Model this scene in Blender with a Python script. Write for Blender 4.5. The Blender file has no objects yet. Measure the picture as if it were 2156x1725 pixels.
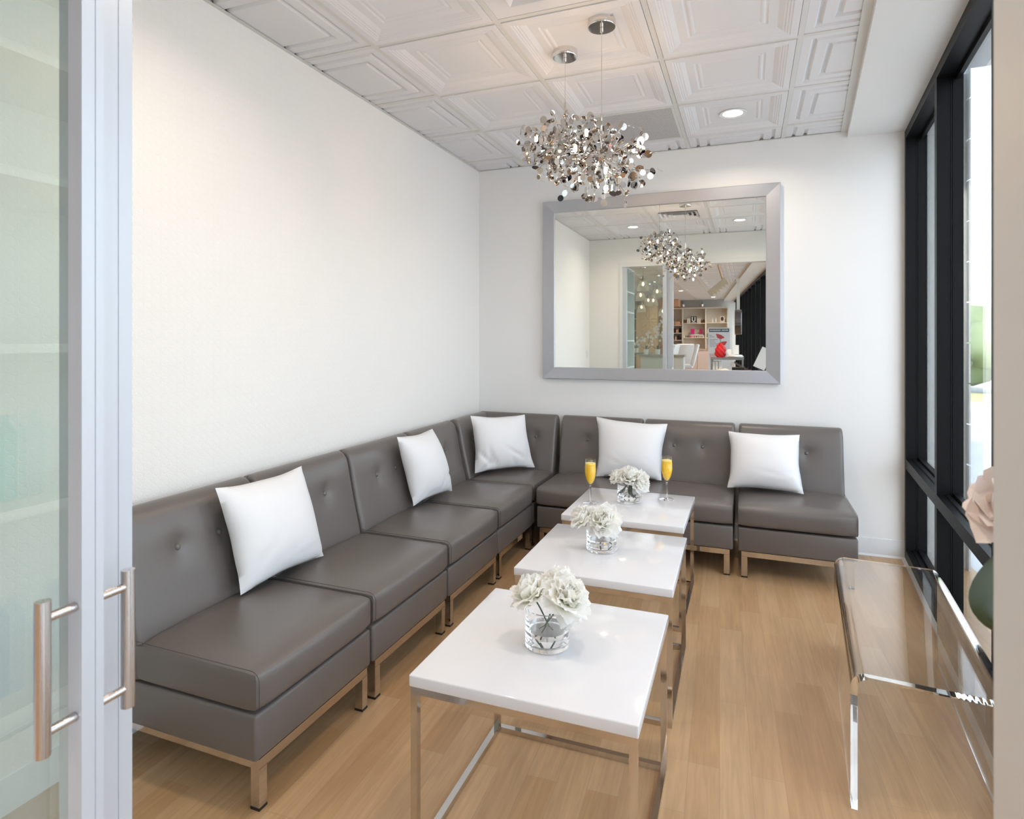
import bpy, bmesh, math, random
from math import sin, cos, pi, radians, sqrt
from mathutils import Vector, Matrix, Euler
random.seed(7)
SC = bpy.context.scene
COL = SC.collection
H = 2.745                       # ceiling height
TH = radians(4.4)               # the window wall is not square to the room
WX = 2.953

# ---------------------------------------------------------------- materials
MATS = {}
def nodes_of(name):
    m = bpy.data.materials.new(name); m.use_nodes = True
    nt = m.node_tree; nt.nodes.clear()
    out = nt.nodes.new('ShaderNodeOutputMaterial')
    return m, nt, out
def N(nt, typ, **kw):
    n = nt.nodes.new(typ)
    for k, v in kw.items():
        if k.startswith('i_'):
            n.inputs[k[2:].replace('_', ' ')].default_value = v
        else:
            setattr(n, k, v)
    return n
def L(nt, a, b): nt.links.new(a, b)
def rgb(r, g, b):               # sRGB 0..255 -> linear rgba
    f = lambda c: (c/255/12.92) if c/255 <= .04045 else ((c/255+.055)/1.055)**2.4
    return (f(r), f(g), f(b), 1)
def pbr(name, col, rough=.5, metal=0., spec=.5, bump=0., bscale=200., var=0., vscale=8., coat=0., trans=0., ior=1.5, emit=None, estr=0., sheen=0.):
    if name in MATS: return MATS[name]
    m, nt, out = nodes_of(name)
    b = N(nt, 'ShaderNodeBsdfPrincipled')
    b.inputs['Base Color'].default_value = col
    b.inputs['Roughness'].default_value = rough
    b.inputs['Metallic'].default_value = metal
    b.inputs['Specular IOR Level'].default_value = spec
    b.inputs['IOR'].default_value = ior
    b.inputs['Coat Weight'].default_value = coat
    b.inputs['Transmission Weight'].default_value = trans
    if emit:
        b.inputs['Emission Color'].default_value = emit
        b.inputs['Emission Strength'].default_value = estr
    tc = N(nt, 'ShaderNodeTexCoord')
    if var:
        nz = N(nt, 'ShaderNodeTexNoise'); nz.inputs['Scale'].default_value = vscale; nz.inputs['Detail'].default_value = 4
        L(nt, tc.outputs['Object'], nz.inputs['Vector'])
        mx = N(nt, 'ShaderNodeMix', data_type='RGBA')
        mx.inputs[6].default_value = [c*(1-var) for c in col[:3]]+[1]
        mx.inputs[7].default_value = [min(1, c*(1+var)) for c in col[:3]]+[1]
        L(nt, nz.outputs['Fac'], mx.inputs[0]); L(nt, mx.outputs[2], b.inputs['Base Color'])
    if bump:
        nz = N(nt, 'ShaderNodeTexNoise'); nz.inputs['Scale'].default_value = bscale; nz.inputs['Detail'].default_value = 3
        L(nt, tc.outputs['Object'], nz.inputs['Vector'])
        bp = N(nt, 'ShaderNodeBump'); bp.inputs['Strength'].default_value = bump; bp.inputs['Distance'].default_value = .002
        L(nt, nz.outputs['Fac'], bp.inputs['Height']); L(nt, bp.outputs[0], b.inputs['Normal'])
    L(nt, b.outputs[0], out.inputs[0])
    MATS[name] = m
    return m
def emission(name, col, s):
    if name in MATS: return MATS[name]
    m, nt, out = nodes_of(name)
    e = N(nt, 'ShaderNodeEmission'); e.inputs[0].default_value = col; e.inputs[1].default_value = s
    L(nt, e.outputs[0], out.inputs[0]); MATS[name] = m
    return m
def thin_glass(name, tint, f0=.04, haze=0., hazecol=(.8, .85, .85, 1)):
    """flat pane: straight-through transmission plus a Schlick mirror term (same for every ray)."""
    if name in MATS: return MATS[name]
    m, nt, out = nodes_of(name)
    g = N(nt, 'ShaderNodeNewGeometry')
    dp = N(nt, 'ShaderNodeVectorMath', operation='DOT_PRODUCT')
    L(nt, g.outputs['Incoming'], dp.inputs[0]); L(nt, g.outputs['Normal'], dp.inputs[1])
    ab = N(nt, 'ShaderNodeMath', operation='ABSOLUTE'); L(nt, dp.outputs['Value'], ab.inputs[0])
    om = N(nt, 'ShaderNodeMath', operation='SUBTRACT', use_clamp=True); om.inputs[0].default_value = 1; L(nt, ab.outputs[0], om.inputs[1])
    pw = N(nt, 'ShaderNodeMath', operation='POWER'); pw.inputs[1].default_value = 5; L(nt, om.outputs[0], pw.inputs[0])
    ma = N(nt, 'ShaderNodeMath', operation='MULTIPLY_ADD'); ma.inputs[1].default_value = 1-f0; ma.inputs[2].default_value = f0
    L(nt, pw.outputs[0], ma.inputs[0])
    tr = N(nt, 'ShaderNodeBsdfTransparent'); tr.inputs[0].default_value = tint
    gl = N(nt, 'ShaderNodeBsdfGlossy'); gl.inputs['Roughness'].default_value = 0; gl.inputs[0].default_value = (1, 1, 1, 1)
    base = tr.outputs[0]
    if haze:
        df = N(nt, 'ShaderNodeBsdfDiffuse'); df.inputs[0].default_value = hazecol
        hm = N(nt, 'ShaderNodeMixShader'); hm.inputs[0].default_value = haze
        L(nt, base, hm.inputs[1]); L(nt, df.outputs[0], hm.inputs[2]); base = hm.outputs[0]
    mx = N(nt, 'ShaderNodeMixShader'); L(nt, ma.outputs[0], mx.inputs[0]); L(nt, base, mx.inputs[1]); L(nt, gl.outputs[0], mx.inputs[2])
    L(nt, mx.outputs[0], out.inputs[0]); MATS[name] = m
    return m
def solid_glass(name, col=(1, 1, 1, 1), ior=1.5, rough=0.):
    if name in MATS: return MATS[name]
    m, nt, out = nodes_of(name)
    b = N(nt, 'ShaderNodeBsdfGlass'); b.inputs['Color'].default_value = col; b.inputs['IOR'].default_value = ior; b.inputs['Roughness'].default_value = rough
    L(nt, b.outputs[0], out.inputs[0]); MATS[name] = m
    return m
def petal_mat():
    m, nt, out = nodes_of('petal_white')
    d = N(nt, 'ShaderNodeBsdfDiffuse'); t = N(nt, 'ShaderNodeBsdfTranslucent')
    tc = N(nt, 'ShaderNodeAttribute', attribute_name='petal')
    mx = N(nt, 'ShaderNodeMix', data_type='RGBA'); mx.inputs[6].default_value = rgb(246, 248, 224); mx.inputs[7].default_value = rgb(254, 253, 250)
    L(nt, tc.outputs['Fac'], mx.inputs[0])
    L(nt, mx.outputs[2], d.inputs[0]); L(nt, mx.outputs[2], t.inputs[0])
    ms = N(nt, 'ShaderNodeMixShader'); ms.inputs[0].default_value = .48
    L(nt, d.outputs[0], ms.inputs[1]); L(nt, t.outputs[0], ms.inputs[2]); L(nt, ms.outputs[0], out.inputs[0])
    return m
def floor_mat():
    m, nt, out = nodes_of('maple_laminate')
    b = N(nt, 'ShaderNodeBsdfPrincipled'); b.inputs['Roughness'].default_value = .32; b.inputs['Specular IOR Level'].default_value = .45
    tc = N(nt, 'ShaderNodeTexCoord')
    mp = N(nt, 'ShaderNodeMapping'); mp.inputs['Rotation'].default_value = (0, 0, radians(90-2.3+180))
    L(nt, tc.outputs['Object'], mp.inputs[0])
    def brick(row, wid, off, mort, c1, c2, sq=1):
        br = N(nt, 'ShaderNodeTexBrick', offset=off, offset_frequency=2, squash=sq)
        br.inputs['Scale'].default_value = 1; br.inputs['Brick Width'].default_value = wid; br.inputs['Row Height'].default_value = row
        br.inputs['Mortar Size'].default_value = mort; br.inputs['Mortar Smooth'].default_value = .3; br.inputs['Bias'].default_value = 0
        br.inputs['Color1'].default_value = c1; br.inputs['Color2'].default_value = c2; br.inputs['Mortar'].default_value = (0, 0, 0, 1)
        L(nt, mp.outputs[0], br.inputs['Vector']); return br
    br = brick(.097, .62, .37, .0009, rgb(201, 167, 128), rgb(188, 151, 110))
    br2 = brick(.194, 1.24, .41, 0., (1, 1, 1, 1), (.88, .87, .86, 1))
    # long grain
    mp2 = N(nt, 'ShaderNodeMapping'); mp2.inputs['Scale'].default_value = (1.6, 26, 1); L(nt, mp.outputs[0], mp2.inputs[0])
    nz = N(nt, 'ShaderNodeTexNoise'); nz.inputs['Scale'].default_value = 2.2; nz.inputs['Detail'].default_value = 6; nz.inputs['Roughness'].default_value = .6; nz.inputs['Distortion'].default_value = .8
    L(nt, mp2.outputs[0], nz.inputs['Vector'])
    mp3 = N(nt, 'ShaderNodeMapping'); mp3.inputs['Scale'].default_value = (.9, 3.2, 1); L(nt, mp.outputs[0], mp3.inputs[0])
    nz2 = N(nt, 'ShaderNodeTexNoise'); nz2.inputs['Scale'].default_value = 2.5; nz2.inputs['Detail'].default_value = 3; L(nt, mp3.outputs[0], nz2.inputs['Vector'])
    r1 = N(nt, 'ShaderNodeMapRange'); r1.inputs['From Min'].default_value = .3; r1.inputs['From Max'].default_value = .7; r1.inputs['To Min'].default_value = .86; r1.inputs['To Max'].default_value = 1.07
    L(nt, nz.outputs['Fac'], r1.inputs[0])
    r2 = N(nt, 'ShaderNodeMapRange'); r2.inputs['From Min'].default_value = .3; r2.inputs['From Max'].default_value = .7; r2.inputs['To Min'].default_value = .9; r2.inputs['To Max'].default_value = 1.08
    L(nt, nz2.outputs['Fac'], r2.inputs[0])
    def mul(a, c):
        x = N(nt, 'ShaderNodeMix', data_type='RGBA', blend_type='MULTIPLY'); x.inputs[0].default_value = 1
        L(nt, a, x.inputs[6]); L(nt, c, x.inputs[7]); return x.outputs[2]
    c = mul(mul(mul(br.outputs['Color'], br2.outputs['Color']), r1.outputs[0]), r2.outputs[0])
    # pale seams between strips
    sm = N(nt, 'ShaderNodeMix', data_type='RGBA'); sm.inputs[7].default_value = rgb(222, 188, 148)
    sf = N(nt, 'ShaderNodeMath', operation='MULTIPLY'); sf.inputs[1].default_value = .55; L(nt, br.outputs['Fac'], sf.inputs[0])
    L(nt, sf.outputs[0], sm.inputs[0]); L(nt, c, sm.inputs[6])
    L(nt, sm.outputs[2], b.inputs['Base Color'])
    bp = N(nt, 'ShaderNodeBump'); bp.inputs['Strength'].default_value = .12; bp.inputs['Distance'].default_value = .001
    L(nt, nz.outputs['Fac'], bp.inputs['Height']); L(nt, bp.outputs[0], b.inputs['Normal'])
    L(nt, b.outputs[0], out.inputs[0]); return m
def wallpaper_mat():
    m, nt, out = nodes_of('embossed_wallpaper')
    b = N(nt, 'ShaderNodeBsdfPrincipled'); b.inputs['Base Color'].default_value = (.84, .825, .80, 1); b.inputs['Roughness'].default_value = .45; b.inputs['Specular IOR Level'].default_value = .3
    tc = N(nt, 'ShaderNodeTexCoord'); sp = N(nt, 'ShaderNodeSeparateXYZ'); L(nt, tc.outputs['Object'], sp.inputs[0])
    def cell(o, period):
        s = N(nt, 'ShaderNodeMath', operation='DIVIDE'); s.inputs[1].default_value = period; L(nt, o, s.inputs[0])
        f = N(nt, 'ShaderNodeMath', operation='FRACT'); L(nt, s.outputs[0], f.inputs[0])
        a = N(nt, 'ShaderNodeMath', operation='SUBTRACT'); a.inputs[1].default_value = .5; L(nt, f.outputs[0], a.inputs[0]); return a.outputs[0]
    cy, cz = cell(sp.outputs['Y'], .034), cell(sp.outputs['Z'], .034)
    cm = N(nt, 'ShaderNodeCombineXYZ'); L(nt, cy, cm.inputs[0]); L(nt, cz, cm.inputs[1])
    ln = N(nt, 'ShaderNodeVectorMath', operation='LENGTH'); L(nt, cm.outputs[0], ln.inputs[0])
    # ring plus square edge
    rg = N(nt, 'ShaderNodeMath', operation='SUBTRACT'); rg.inputs[1].default_value = .36; L(nt, ln.outputs['Value'], rg.inputs[0])
    ra = N(nt, 'ShaderNodeMath', operation='ABSOLUTE'); L(nt, rg.outputs[0], ra.inputs[0])
    rr = N(nt, 'ShaderNodeMapRange', interpolation_type='SMOOTHSTEP'); rr.inputs['From Max'].default_value = .12; L(nt, ra.outputs[0], rr.inputs[0])
    ay = N(nt, 'ShaderNodeMath', operation='ABSOLUTE'); L(nt, cy, ay.inputs[0])
    az = N(nt, 'ShaderNodeMath', operation='ABSOLUTE'); L(nt, cz, az.inputs[0])
    mx = N(nt, 'ShaderNodeMath', operation='MAXIMUM'); L(nt, ay.outputs[0], mx.inputs[0]); L(nt, az.outputs[0], mx.inputs[1])
    sq = N(nt, 'ShaderNodeMapRange', interpolation_type='SMOOTHSTEP'); sq.inputs['From Min'].default_value = .44; sq.inputs['From Max'].default_value = .5; sq.inputs['To Min'].default_value = 1; sq.inputs['To Max'].default_value = 0
    L(nt, mx.outputs[0], sq.inputs[0])
    ad = N(nt, 'ShaderNodeMath', operation='ADD'); L(nt, rr.outputs[0], ad.inputs[0]); L(nt, sq.outputs[0], ad.inputs[1])
    bp = N(nt, 'ShaderNodeBump'); bp.inputs['Strength'].default_value = .35; bp.inputs['Distance'].default_value = .0012
    L(nt, ad.outputs[0], bp.inputs['Height']); L(nt, bp.outputs[0], b.inputs['Normal'])
    L(nt, b.outputs[0], out.inputs[0]); return m
def perforated_mat():
    m, nt, out = nodes_of('perforated_metal')
    b = N(nt, 'ShaderNodeBsdfPrincipled'); b.inputs['Roughness'].default_value = .5
    tc = N(nt, 'ShaderNodeTexCoord'); sp = N(nt, 'ShaderNodeMapping'); sp.inputs['Scale'].default_value = (1/.0085,)*3; sp.inputs['Rotation'].default_value = (0, 0, radians(45))
    L(nt, tc.outputs['Object'], sp.inputs[0])
    vf = N(nt, 'ShaderNodeVectorMath', operation='FRACTION'); L(nt, sp.outputs[0], vf.inputs[0])
    vs = N(nt, 'ShaderNodeVectorMath', operation='SUBTRACT'); vs.inputs[1].default_value = (.5, .5, .5); L(nt, vf.outputs[0], vs.inputs[0])
    vm = N(nt, 'ShaderNodeVectorMath', operation='MULTIPLY'); vm.inputs[1].default_value = (1, 1, 0); L(nt, vs.outputs[0], vm.inputs[0])
    ln = N(nt, 'ShaderNodeVectorMath', operation='LENGTH'); L(nt, vm.outputs[0], ln.inputs[0])
    lt = N(nt, 'ShaderNodeMath', operation='LESS_THAN'); lt.inputs[1].default_value = .36; L(nt, ln.outputs['Value'], lt.inputs[0])
    mx = N(nt, 'ShaderNodeMix', data_type='RGBA'); mx.inputs[6].default_value = (.72, .70, .69, 1); mx.inputs[7].default_value = (.12, .11, .11, 1)
    L(nt, lt.outputs[0], mx.inputs[0]); L(nt, mx.outputs[2], b.inputs['Base Color']); L(nt, b.outputs[0], out.inputs[0]); return m
def brushed(name, col, rough, axis_scale):
    m, nt, out = nodes_of(name)
    b = N(nt, 'ShaderNodeBsdfPrincipled'); b.inputs['Metallic'].default_value = 1; b.inputs['Base Color'].default_value = col
    tc = N(nt, 'ShaderNodeTexCoord'); mp = N(nt, 'ShaderNodeMapping'); mp.inputs['Scale'].default_value = axis_scale; L(nt, tc.outputs['Object'], mp.inputs[0])
    nz = N(nt, 'ShaderNodeTexNoise'); nz.inputs['Scale'].default_value = 1; nz.inputs['Detail'].default_value = 4; L(nt, mp.outputs[0], nz.inputs['Vector'])
    mr = N(nt, 'ShaderNodeMapRange'); mr.inputs['To Min'].default_value = rough-.08; mr.inputs['To Max'].default_value = rough+.08; L(nt, nz.outputs['Fac'], mr.inputs[0])
    L(nt, mr.outputs[0], b.inputs['Roughness'])
    bp = N(nt, 'ShaderNodeBump'); bp.inputs['Strength'].default_value = .15; bp.inputs['Distance'].default_value = .0005; L(nt, nz.outputs['Fac'], bp.inputs['Height']); L(nt, bp.outputs[0], b.inputs['Normal'])
    L(nt, b.outputs[0], out.inputs[0]); MATS[name] = m; return m

M_paper = wallpaper_mat()
M_wall = pbr('wall_paint', (.82, .82, .815, 1), .55, spec=.25)
M_front = pbr('warm_wall_paint', (.80, .79, .755, 1), .55, spec=.25)
M_ceil = pbr('ceiling_tile_white', (.74, .735, .745, 1), .5, spec=.3)
M_tbar = pbr('ceiling_grid_white', (.68, .675, .65, 1), .5, spec=.3)
M_soffit = pbr('soffit_paint', (.76, .76, .74, 1), .6, spec=.2)
M_floor = floor_mat()
M_base = pbr('white_vinyl', (.78, .80, .83, 1), .4)
M_black = pbr('black_anodised', (.005, .0055, .0065, 1), .42, spec=.16, bump=.05, bscale=60)
M_alu = pbr('satin_aluminium', (.57, .59, .63, 1), .38, metal=.25, spec=.5)
M_aluf = pbr('painted_frame', (.72, .72, .70, 1), .45)
M_steel = brushed('brushed_steel', (.60, .56, .54, 1), .28, (300, 300, 4))
M_chrome = pbr('chrome', (.62, .595, .575, 1), .07, metal=1)
M_nickel = pbr('polished_nickel', (.80, .76, .72, 1), .05, metal=1)
M_disc = pbr('mirror_disc', (.60, .56, .525, 1), .03, metal=1)
M_leather = pbr('taupe_leather', (.132, .116, .107, 1), .30, spec=.6, bump=.22, bscale=420, var=.05, vscale=5)
M_seam = pbr('leather_seam', (.07, .06, .056, 1), .5)
M_rubber = pbr('black_rubber', (.01, .01, .01, 1), .6)
M_pillow = pbr('white_satin', (.79, .79, .805, 1), .42, spec=.35, bump=.05, bscale=500)
M_gloss = pbr('white_lacquer', (.76, .76, .785, 1), .10, spec=.5, coat=.3)
M_glass = solid_glass('clear_glass', (1, 1, 1, 1), 1.48)
M_acryl = solid_glass('clear_acrylic', (.999, 1, .999, 1), 1.49)
M_water = solid_glass('water', (1, 1, 1, 1), 1.33)
M_juice = pbr('orange_juice', (1, .60, .02, 1), .25, emit=None, spec=.4)
M_foam = pbr('juice_foam', rgb(250, 226, 140), .6)
M_petal = petal_mat()
M_stem = pbr('stem_green', rgb(64, 92, 62), .5)
M_leaf = pbr('leaf_green', rgb(46, 74, 54), .4, var=.25, vscale=40)
M_leafd = pbr('magnolia_leaf', rgb(52, 62, 26), .35, var=.2, vscale=20)
M_pink = pbr('blush_petal', rgb(240, 228, 222), .6)
M_pane = thin_glass('window_glass', (.97, .985, .98, 1), .04)
M_door_glass = thin_glass('door_glass', (.915, .945, .925, 1), .05)
M_vase = thin_glass('vase_glass', (.985, .99, .985, 1), .04)
M_mirror = pbr('silvered_mirror', (.90, .925, .90, 1), .0, metal=1)
M_mframe = brushed('brushed_silver_frame', (.49, .515, .565, 1), .42, (6, 6, 300))
M_dark = pbr('plenum_dark', (.01, .01, .01, 1), .9)
M_perf = perforated_mat()
M_bulb = emission('bulb_glow', (1, .64, .34, 1), 190)
M_lens = emission('downlight_lens', (1, .92, .82, 1), 9)
M_white = pbr('plain_white', (.80, .80, .80, 1), .45)
M_cream = pbr('cream_paint', (.74, .68, .60, 1), .5)
M_tan = pbr('tan_panel', rgb(206, 176, 140), .6)
M_black2 = pbr('matt_black', (.012, .012, .013, 1), .55)
M_brown = pbr('amber_bottle', rgb(96, 44, 26), .25)
M_teal = pbr('teal_plastic', rgb(70, 200, 200), .3)
M_blue = pbr('blue_plastic', rgb(70, 150, 200), .3)
M_magenta = pbr('pink_card', rgb(216, 40, 130), .5)
M_red = pbr('red_cloth', rgb(200, 24, 30), .55)
M_poppy = pbr('poppy_print', rgb(196, 84, 84), .6)
M_grey = pbr('grey_metal', rgb(132, 136, 136), .4, metal=.3)
M_beige = pbr('beige_bag', rgb(226, 178, 146), .5)
M_slate = pbr('slate_print', rgb(64, 84, 100), .5)
M_ink = pbr('print_grey', rgb(150, 152, 160), .6)
M_asphalt = pbr('pale_concrete', (.52, .52, .51, 1), .8, var=.06, vscale=.8)
M_pav = pbr('red_kerb_paint', rgb(214, 96, 92), .7)
M_brickp = pbr('paving_grey', rgb(170, 176, 182), .8, var=.15, vscale=6)
M_verge = pbr('dry_grass', rgb(196, 194, 150), .9, var=.2, vscale=3)
M_hedge = pbr('hedge_leaves', rgb(142, 158, 124), .8, var=.35, vscale=1.6)
M_pier = pbr('split_face_block', (.66, .68, .68, 1), .8, var=.06, vscale=14)
M_bldg = pbr('corrugated_cladding', rgb(222, 206, 198), .6)

# ---------------------------------------------------------------- mesh helpers
def new_bm(): return bmesh.new()
def add_box(bm, x0, x1, y0, y1, z0, z1, mi=0, mat=None):
    vs = [bm.verts.new((x, y, z)) for z in (z0, z1) for y in (y0, y1) for x in (x0, x1)]
    if mat is not None:
        for v in vs: v.co = mat @ v.co
    fs = [(0, 2, 3, 1), (4, 5, 7, 6), (0, 1, 5, 4), (2, 6, 7, 3), (0, 4, 6, 2), (1, 3, 7, 5)]
    out = []
    for f in fs:
        fc = bm.faces.new([vs[i] for i in f]); fc.material_index = mi; out.append(fc)
    return vs, out
def box_bm(*a, bevel=0, segs=2):
    bm = new_bm(); add_box(bm, *a)
    if bevel: bmesh.ops.bevel(bm, geom=bm.edges[:], offset=bevel, segments=segs, profile=.5, affect='EDGES')
    return bm
def add_tube(bm, pts, r, n=10, cap=True, radii=None):
    pts = [Vector(p) for p in pts]; rings = []
    up = None
    for i, p in enumerate(pts):
        d = (pts[min(i+1, len(pts)-1)]-pts[max(i-1, 0)]).normalized()
        if up is None:
            up = Vector((0, 0, 1)) if abs(d.z) < .9 else Vector((1, 0, 0))
        a = d.cross(up).normalized(); b = a.cross(d).normalized(); up = b
        rr = radii[i] if radii else r
        rings.append([bm.verts.new(p+(a*cos(2*pi*k/n)+b*sin(2*pi*k/n))*rr) for k in range(n)])
    for i in range(len(rings)-1):
        for k in range(n):
            bm.faces.new((rings[i][k], rings[i][(k+1) % n], rings[i+1][(k+1) % n], rings[i+1][k]))
    if cap:
        bm.faces.new(rings[0][::-1]); bm.faces.new(rings[-1])
def add_lathe(bm, prof, n=32, c=(0, 0, 0), close_bottom=True, close_top=False):
    """prof: list of (r, z); closed surfaces are built by giving a profile that returns to the axis."""
    rings = []
    for r, z in prof:
        if r < 1e-6: rings.append([bm.verts.new((c[0], c[1], c[2]+z))])
        else: rings.append([bm.verts.new((c[0]+r*cos(2*pi*k/n), c[1]+r*sin(2*pi*k/n), c[2]+z)) for k in range(n)])
    for a, b in zip(rings, rings[1:]):
        for k in range(n):
            if len(a) == 1 and len(b) > 1: bm.faces.new((a[0], b[(k+1) % n], b[k]))
            elif len(b) == 1 and len(a) > 1: bm.faces.new((a[k], a[(k+1) % n], b[0]))
            elif len(a) > 1: bm.faces.new((a[k], a[(k+1) % n], b[(k+1) % n], b[k]))
def add_prism(bm, poly, axis, a0, a1):
    """poly of 2-D points extruded along an axis ('x': (y,z), 'y': (x,z), 'z': (x,y))."""
    def P(p, a): return {'x': (a, p[0], p[1]), 'y': (p[0], a, p[1]), 'z': (p[0], p[1], a)}[axis]
    A = [bm.verts.new(P(p, a0)) for p in poly]; B = [bm.verts.new(P(p, a1)) for p in poly]
    n = len(poly)
    for i in range(n): bm.faces.new((A[i], A[(i+1) % n], B[(i+1) % n], B[i]))
    bm.faces.new(A[::-1]); bm.faces.new(B)
def obj(name, bm, mat, parent=None, smooth=None, kind=None, loc=None, rotz=None, mats=None):
    bmesh.ops.recalc_face_normals(bm, faces=bm.faces[:])
    me = bpy.data.meshes.new(name); bm.to_mesh(me); bm.free()
    for mm in (mats or [mat]): me.materials.append(mm)
    if smooth is not None:
        for p in me.polygons: p.use_smooth = True
        me.set_sharp_from_angle(angle=radians(smooth))
    o = bpy.data.objects.new(name, me); COL.objects.link(o)
    if parent is not None: o.parent = parent
    if kind: o['kind'] = kind
    if loc is not None: o.location = loc
    if rotz is not None: o.rotation_euler = (0, 0, rotz)
    return o
def thing(name, label, cat, loc=(0, 0, 0), rotz=0, group=None):
    o = bpy.data.objects.new(name, None); COL.objects.link(o); o.empty_display_size = .1
    o.location = loc; o.rotation_euler = (0, 0, rotz); o['label'] = label; o['category'] = cat
    if group: o['group'] = group
    return o
def struct_root(name, loc=(0, 0, 0), rotz=0):
    o = bpy.data.objects.new(name, None); COL.objects.link(o); o['kind'] = 'structure'; o.location = loc; o.rotation_euler = (0, 0, rotz)
    return o
def tag(o, label, cat, group=None, kind=None):
    o['label'] = label; o['category'] = cat
    if group: o['group'] = group
    if kind: o['kind'] = kind
    return o
KIDS = {}
def kids(o): return [c for c in COL.objects if c.parent == o]
def dup(root, label, loc, rotz=None, group=None):
    def cp(o, parent):
        c = o.copy(); COL.objects.link(c)
        if parent is not None: c.parent = parent
        for k in kids(o):
            if k != c: cp(k, c)
        return c
    src = kids(root)
    r = root.copy(); COL.objects.link(r); r.location = loc
    if rotz is not None: r.rotation_euler = (0, 0, rotz)
    r['label'] = label
    if group: r['group'] = group
    for k in src: cp(k, r)
    return r
def smoothstep(a, b, x):
    t = max(0, min(1, (x-a)/(b-a))); return t*t*(3-2*t)

# ---------------------------------------------------------------- room shell
YF = -3.73                      # room side of the front wall
def wxa(y): return WX + math.tan(TH)*y
def W(s, n=0., z=0.): return Vector((WX - s*sin(TH)+n*cos(TH), -s*cos(TH)-n*sin(TH), z))
YB = -17.55                     # far end of the salon

bm = new_bm(); add_box(bm, -4.7, 3.3, YB-.15, .15, -.12, 0)
obj('floor', bm, M_floor, kind='structure')
bm = new_bm(); add_box(bm, -.12, 0, YF-.11, .12, 0, 2.95); obj('wall_left', bm, M_paper, kind='structure')
bm = new_bm(); add_box(bm, -.12, WX+.104, 0, .12, 0, 2.95); obj('wall_back', bm, M_wall, kind='structure')
bm = new_bm()
add_box(bm, -4.7, .415, YF-.11, YF, 0, 2.95)
add_box(bm, .415, 2.274, YF-.11, YF, 2.42, 2.95)
add_prism(bm, [(2.274, YF), (2.274, YF-.11), (wxa(YF-.11)+.02, YF-.11), (wxa(YF)+.02, YF)], 'z', 0, 2.95)
obj('wall_front', bm, M_front, kind='structure')
bm = new_bm(); add_box(bm, -4.7, -4.58, YB, YF-.11, 0, 2.95); obj('wall_west', bm, M_white, kind='structure')
bm = new_bm(); add_box(bm, -4.7, 3.0, YB-.12, YB, 0, 2.95); obj('wall_south', bm, M_white, kind='structure')
bm = new_bm(); add_box(bm, -4.8, 3.12, YB-.2, .15, 2.93, 3.05); obj('roof', bm, M_dark, kind='structure')
# cove base along the back wall
bm = new_bm(); add_prism(bm, [(0, .114), (-.004, .112), (-.005, .012), (-.012, .004), (-.014, 0), (0, 0)], 'x', 0, WX)
obj('baseboard_back', bm, M_base, kind='structure')
bm = new_bm(); add_box(bm, 0, .006, YF, 0, 0, .11); obj('baseboard_left', bm, M_base, kind='structure')
# lowered soffit strip beside the glass
bm = new_bm()
def sx(y): return 2.633+math.tan(radians(4.5))*y
add_prism(bm, [(sx(0), 0), (WX+.02, 0), (wxa(YF)+.02, YF), (sx(YF), YF)], 'z', 2.708, 2.93)
obj('trim_1', bm, M_soffit, kind='structure')
bm = new_bm()
y2 = YF-.11
add_prism(bm, [(sx(y2), y2), (wxa(y2)+.02, y2), (wxa(YB)+.02, YB), (sx(YB), YB)], 'z', 2.708, 2.93)
obj('trim_2', bm, M_soffit, kind='structure')

# ---------------------------------------------------------------- ceiling: coffered lay-in tiles in a T-bar grid
G = .6096; X0, Y0 = .418, .264
def rects(bm, cx, cy, prof, zc, z_face):
    """nested square rings; prof is a list of (inset from tile edge, rise)."""
    prev = None
    for d, h in prof:
        r = G/2-d
        ring = [bm.verts.new((cx+sx_*r, cy+sy_*r, z_face+h)) for sx_, sy_ in ((-1, -1), (1, -1), (1, 1), (-1, 1))]
        if prev:
            for k in range(4): bm.faces.new((prev[k], prev[(k+1) % 4], ring[(k+1) % 4], ring[k]))
        prev = ring
    bm.faces.new(prev)
COFFER = [(d_, h_*.72) for d_, h_ in [(.014, .010), (.0142, 0), (.044, 0), (.049, .004), (.055, .004), (.060, .008), (.066, .008), (.071, .012), (.078, .013), (.100, .026), (.138, .026), (.145, .031), (.150, .031), (.157, .027), (.164, .027), (.172, .031)]]
FLAT = [(.013, .004), (.050, .004), (.059, .017), (.069, .017), (.078, .004), (.120, .004), (.129, .017), (.139, .017), (.148, .004)]
def clip(bm, geom, co, no):
    r = bmesh.ops.bisect_plane(bm, geom=geom, plane_co=co, plane_no=no, clear_outer=True, clear_inner=False)
    return r
def flat_tile(dst, cx, cy, cuts):
    t = new_bm(); rects(t, cx, cy, FLAT, 0, H)
    for co, no in cuts: clip(t, t.verts[:]+t.edges[:]+t.faces[:], co, no)
    me = bpy.data.meshes.new('tmp'); t.to_mesh(me); t.free(); dst.from_mesh(me); bpy.data.meshes.remove(me)
tiles = new_bm()
skip = {(2, 1), (2, 4)}          # return grille and supply vent have their own tiles
CUT_B = (Vector((0, -.011, 0)), Vector((0, 1, 0))); CUT_L = (Vector((.011, 0, 0)), Vector((-1, 0, 0)))
CUT_F = (Vector((0, YF+.011, 0)), Vector((0, -1, 0)))
CUT_R = (Vector((sx(0)-.03, 0, 0)), Vector((cos(radians(4.5)), -sin(radians(4.5)), 0)))
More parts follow.
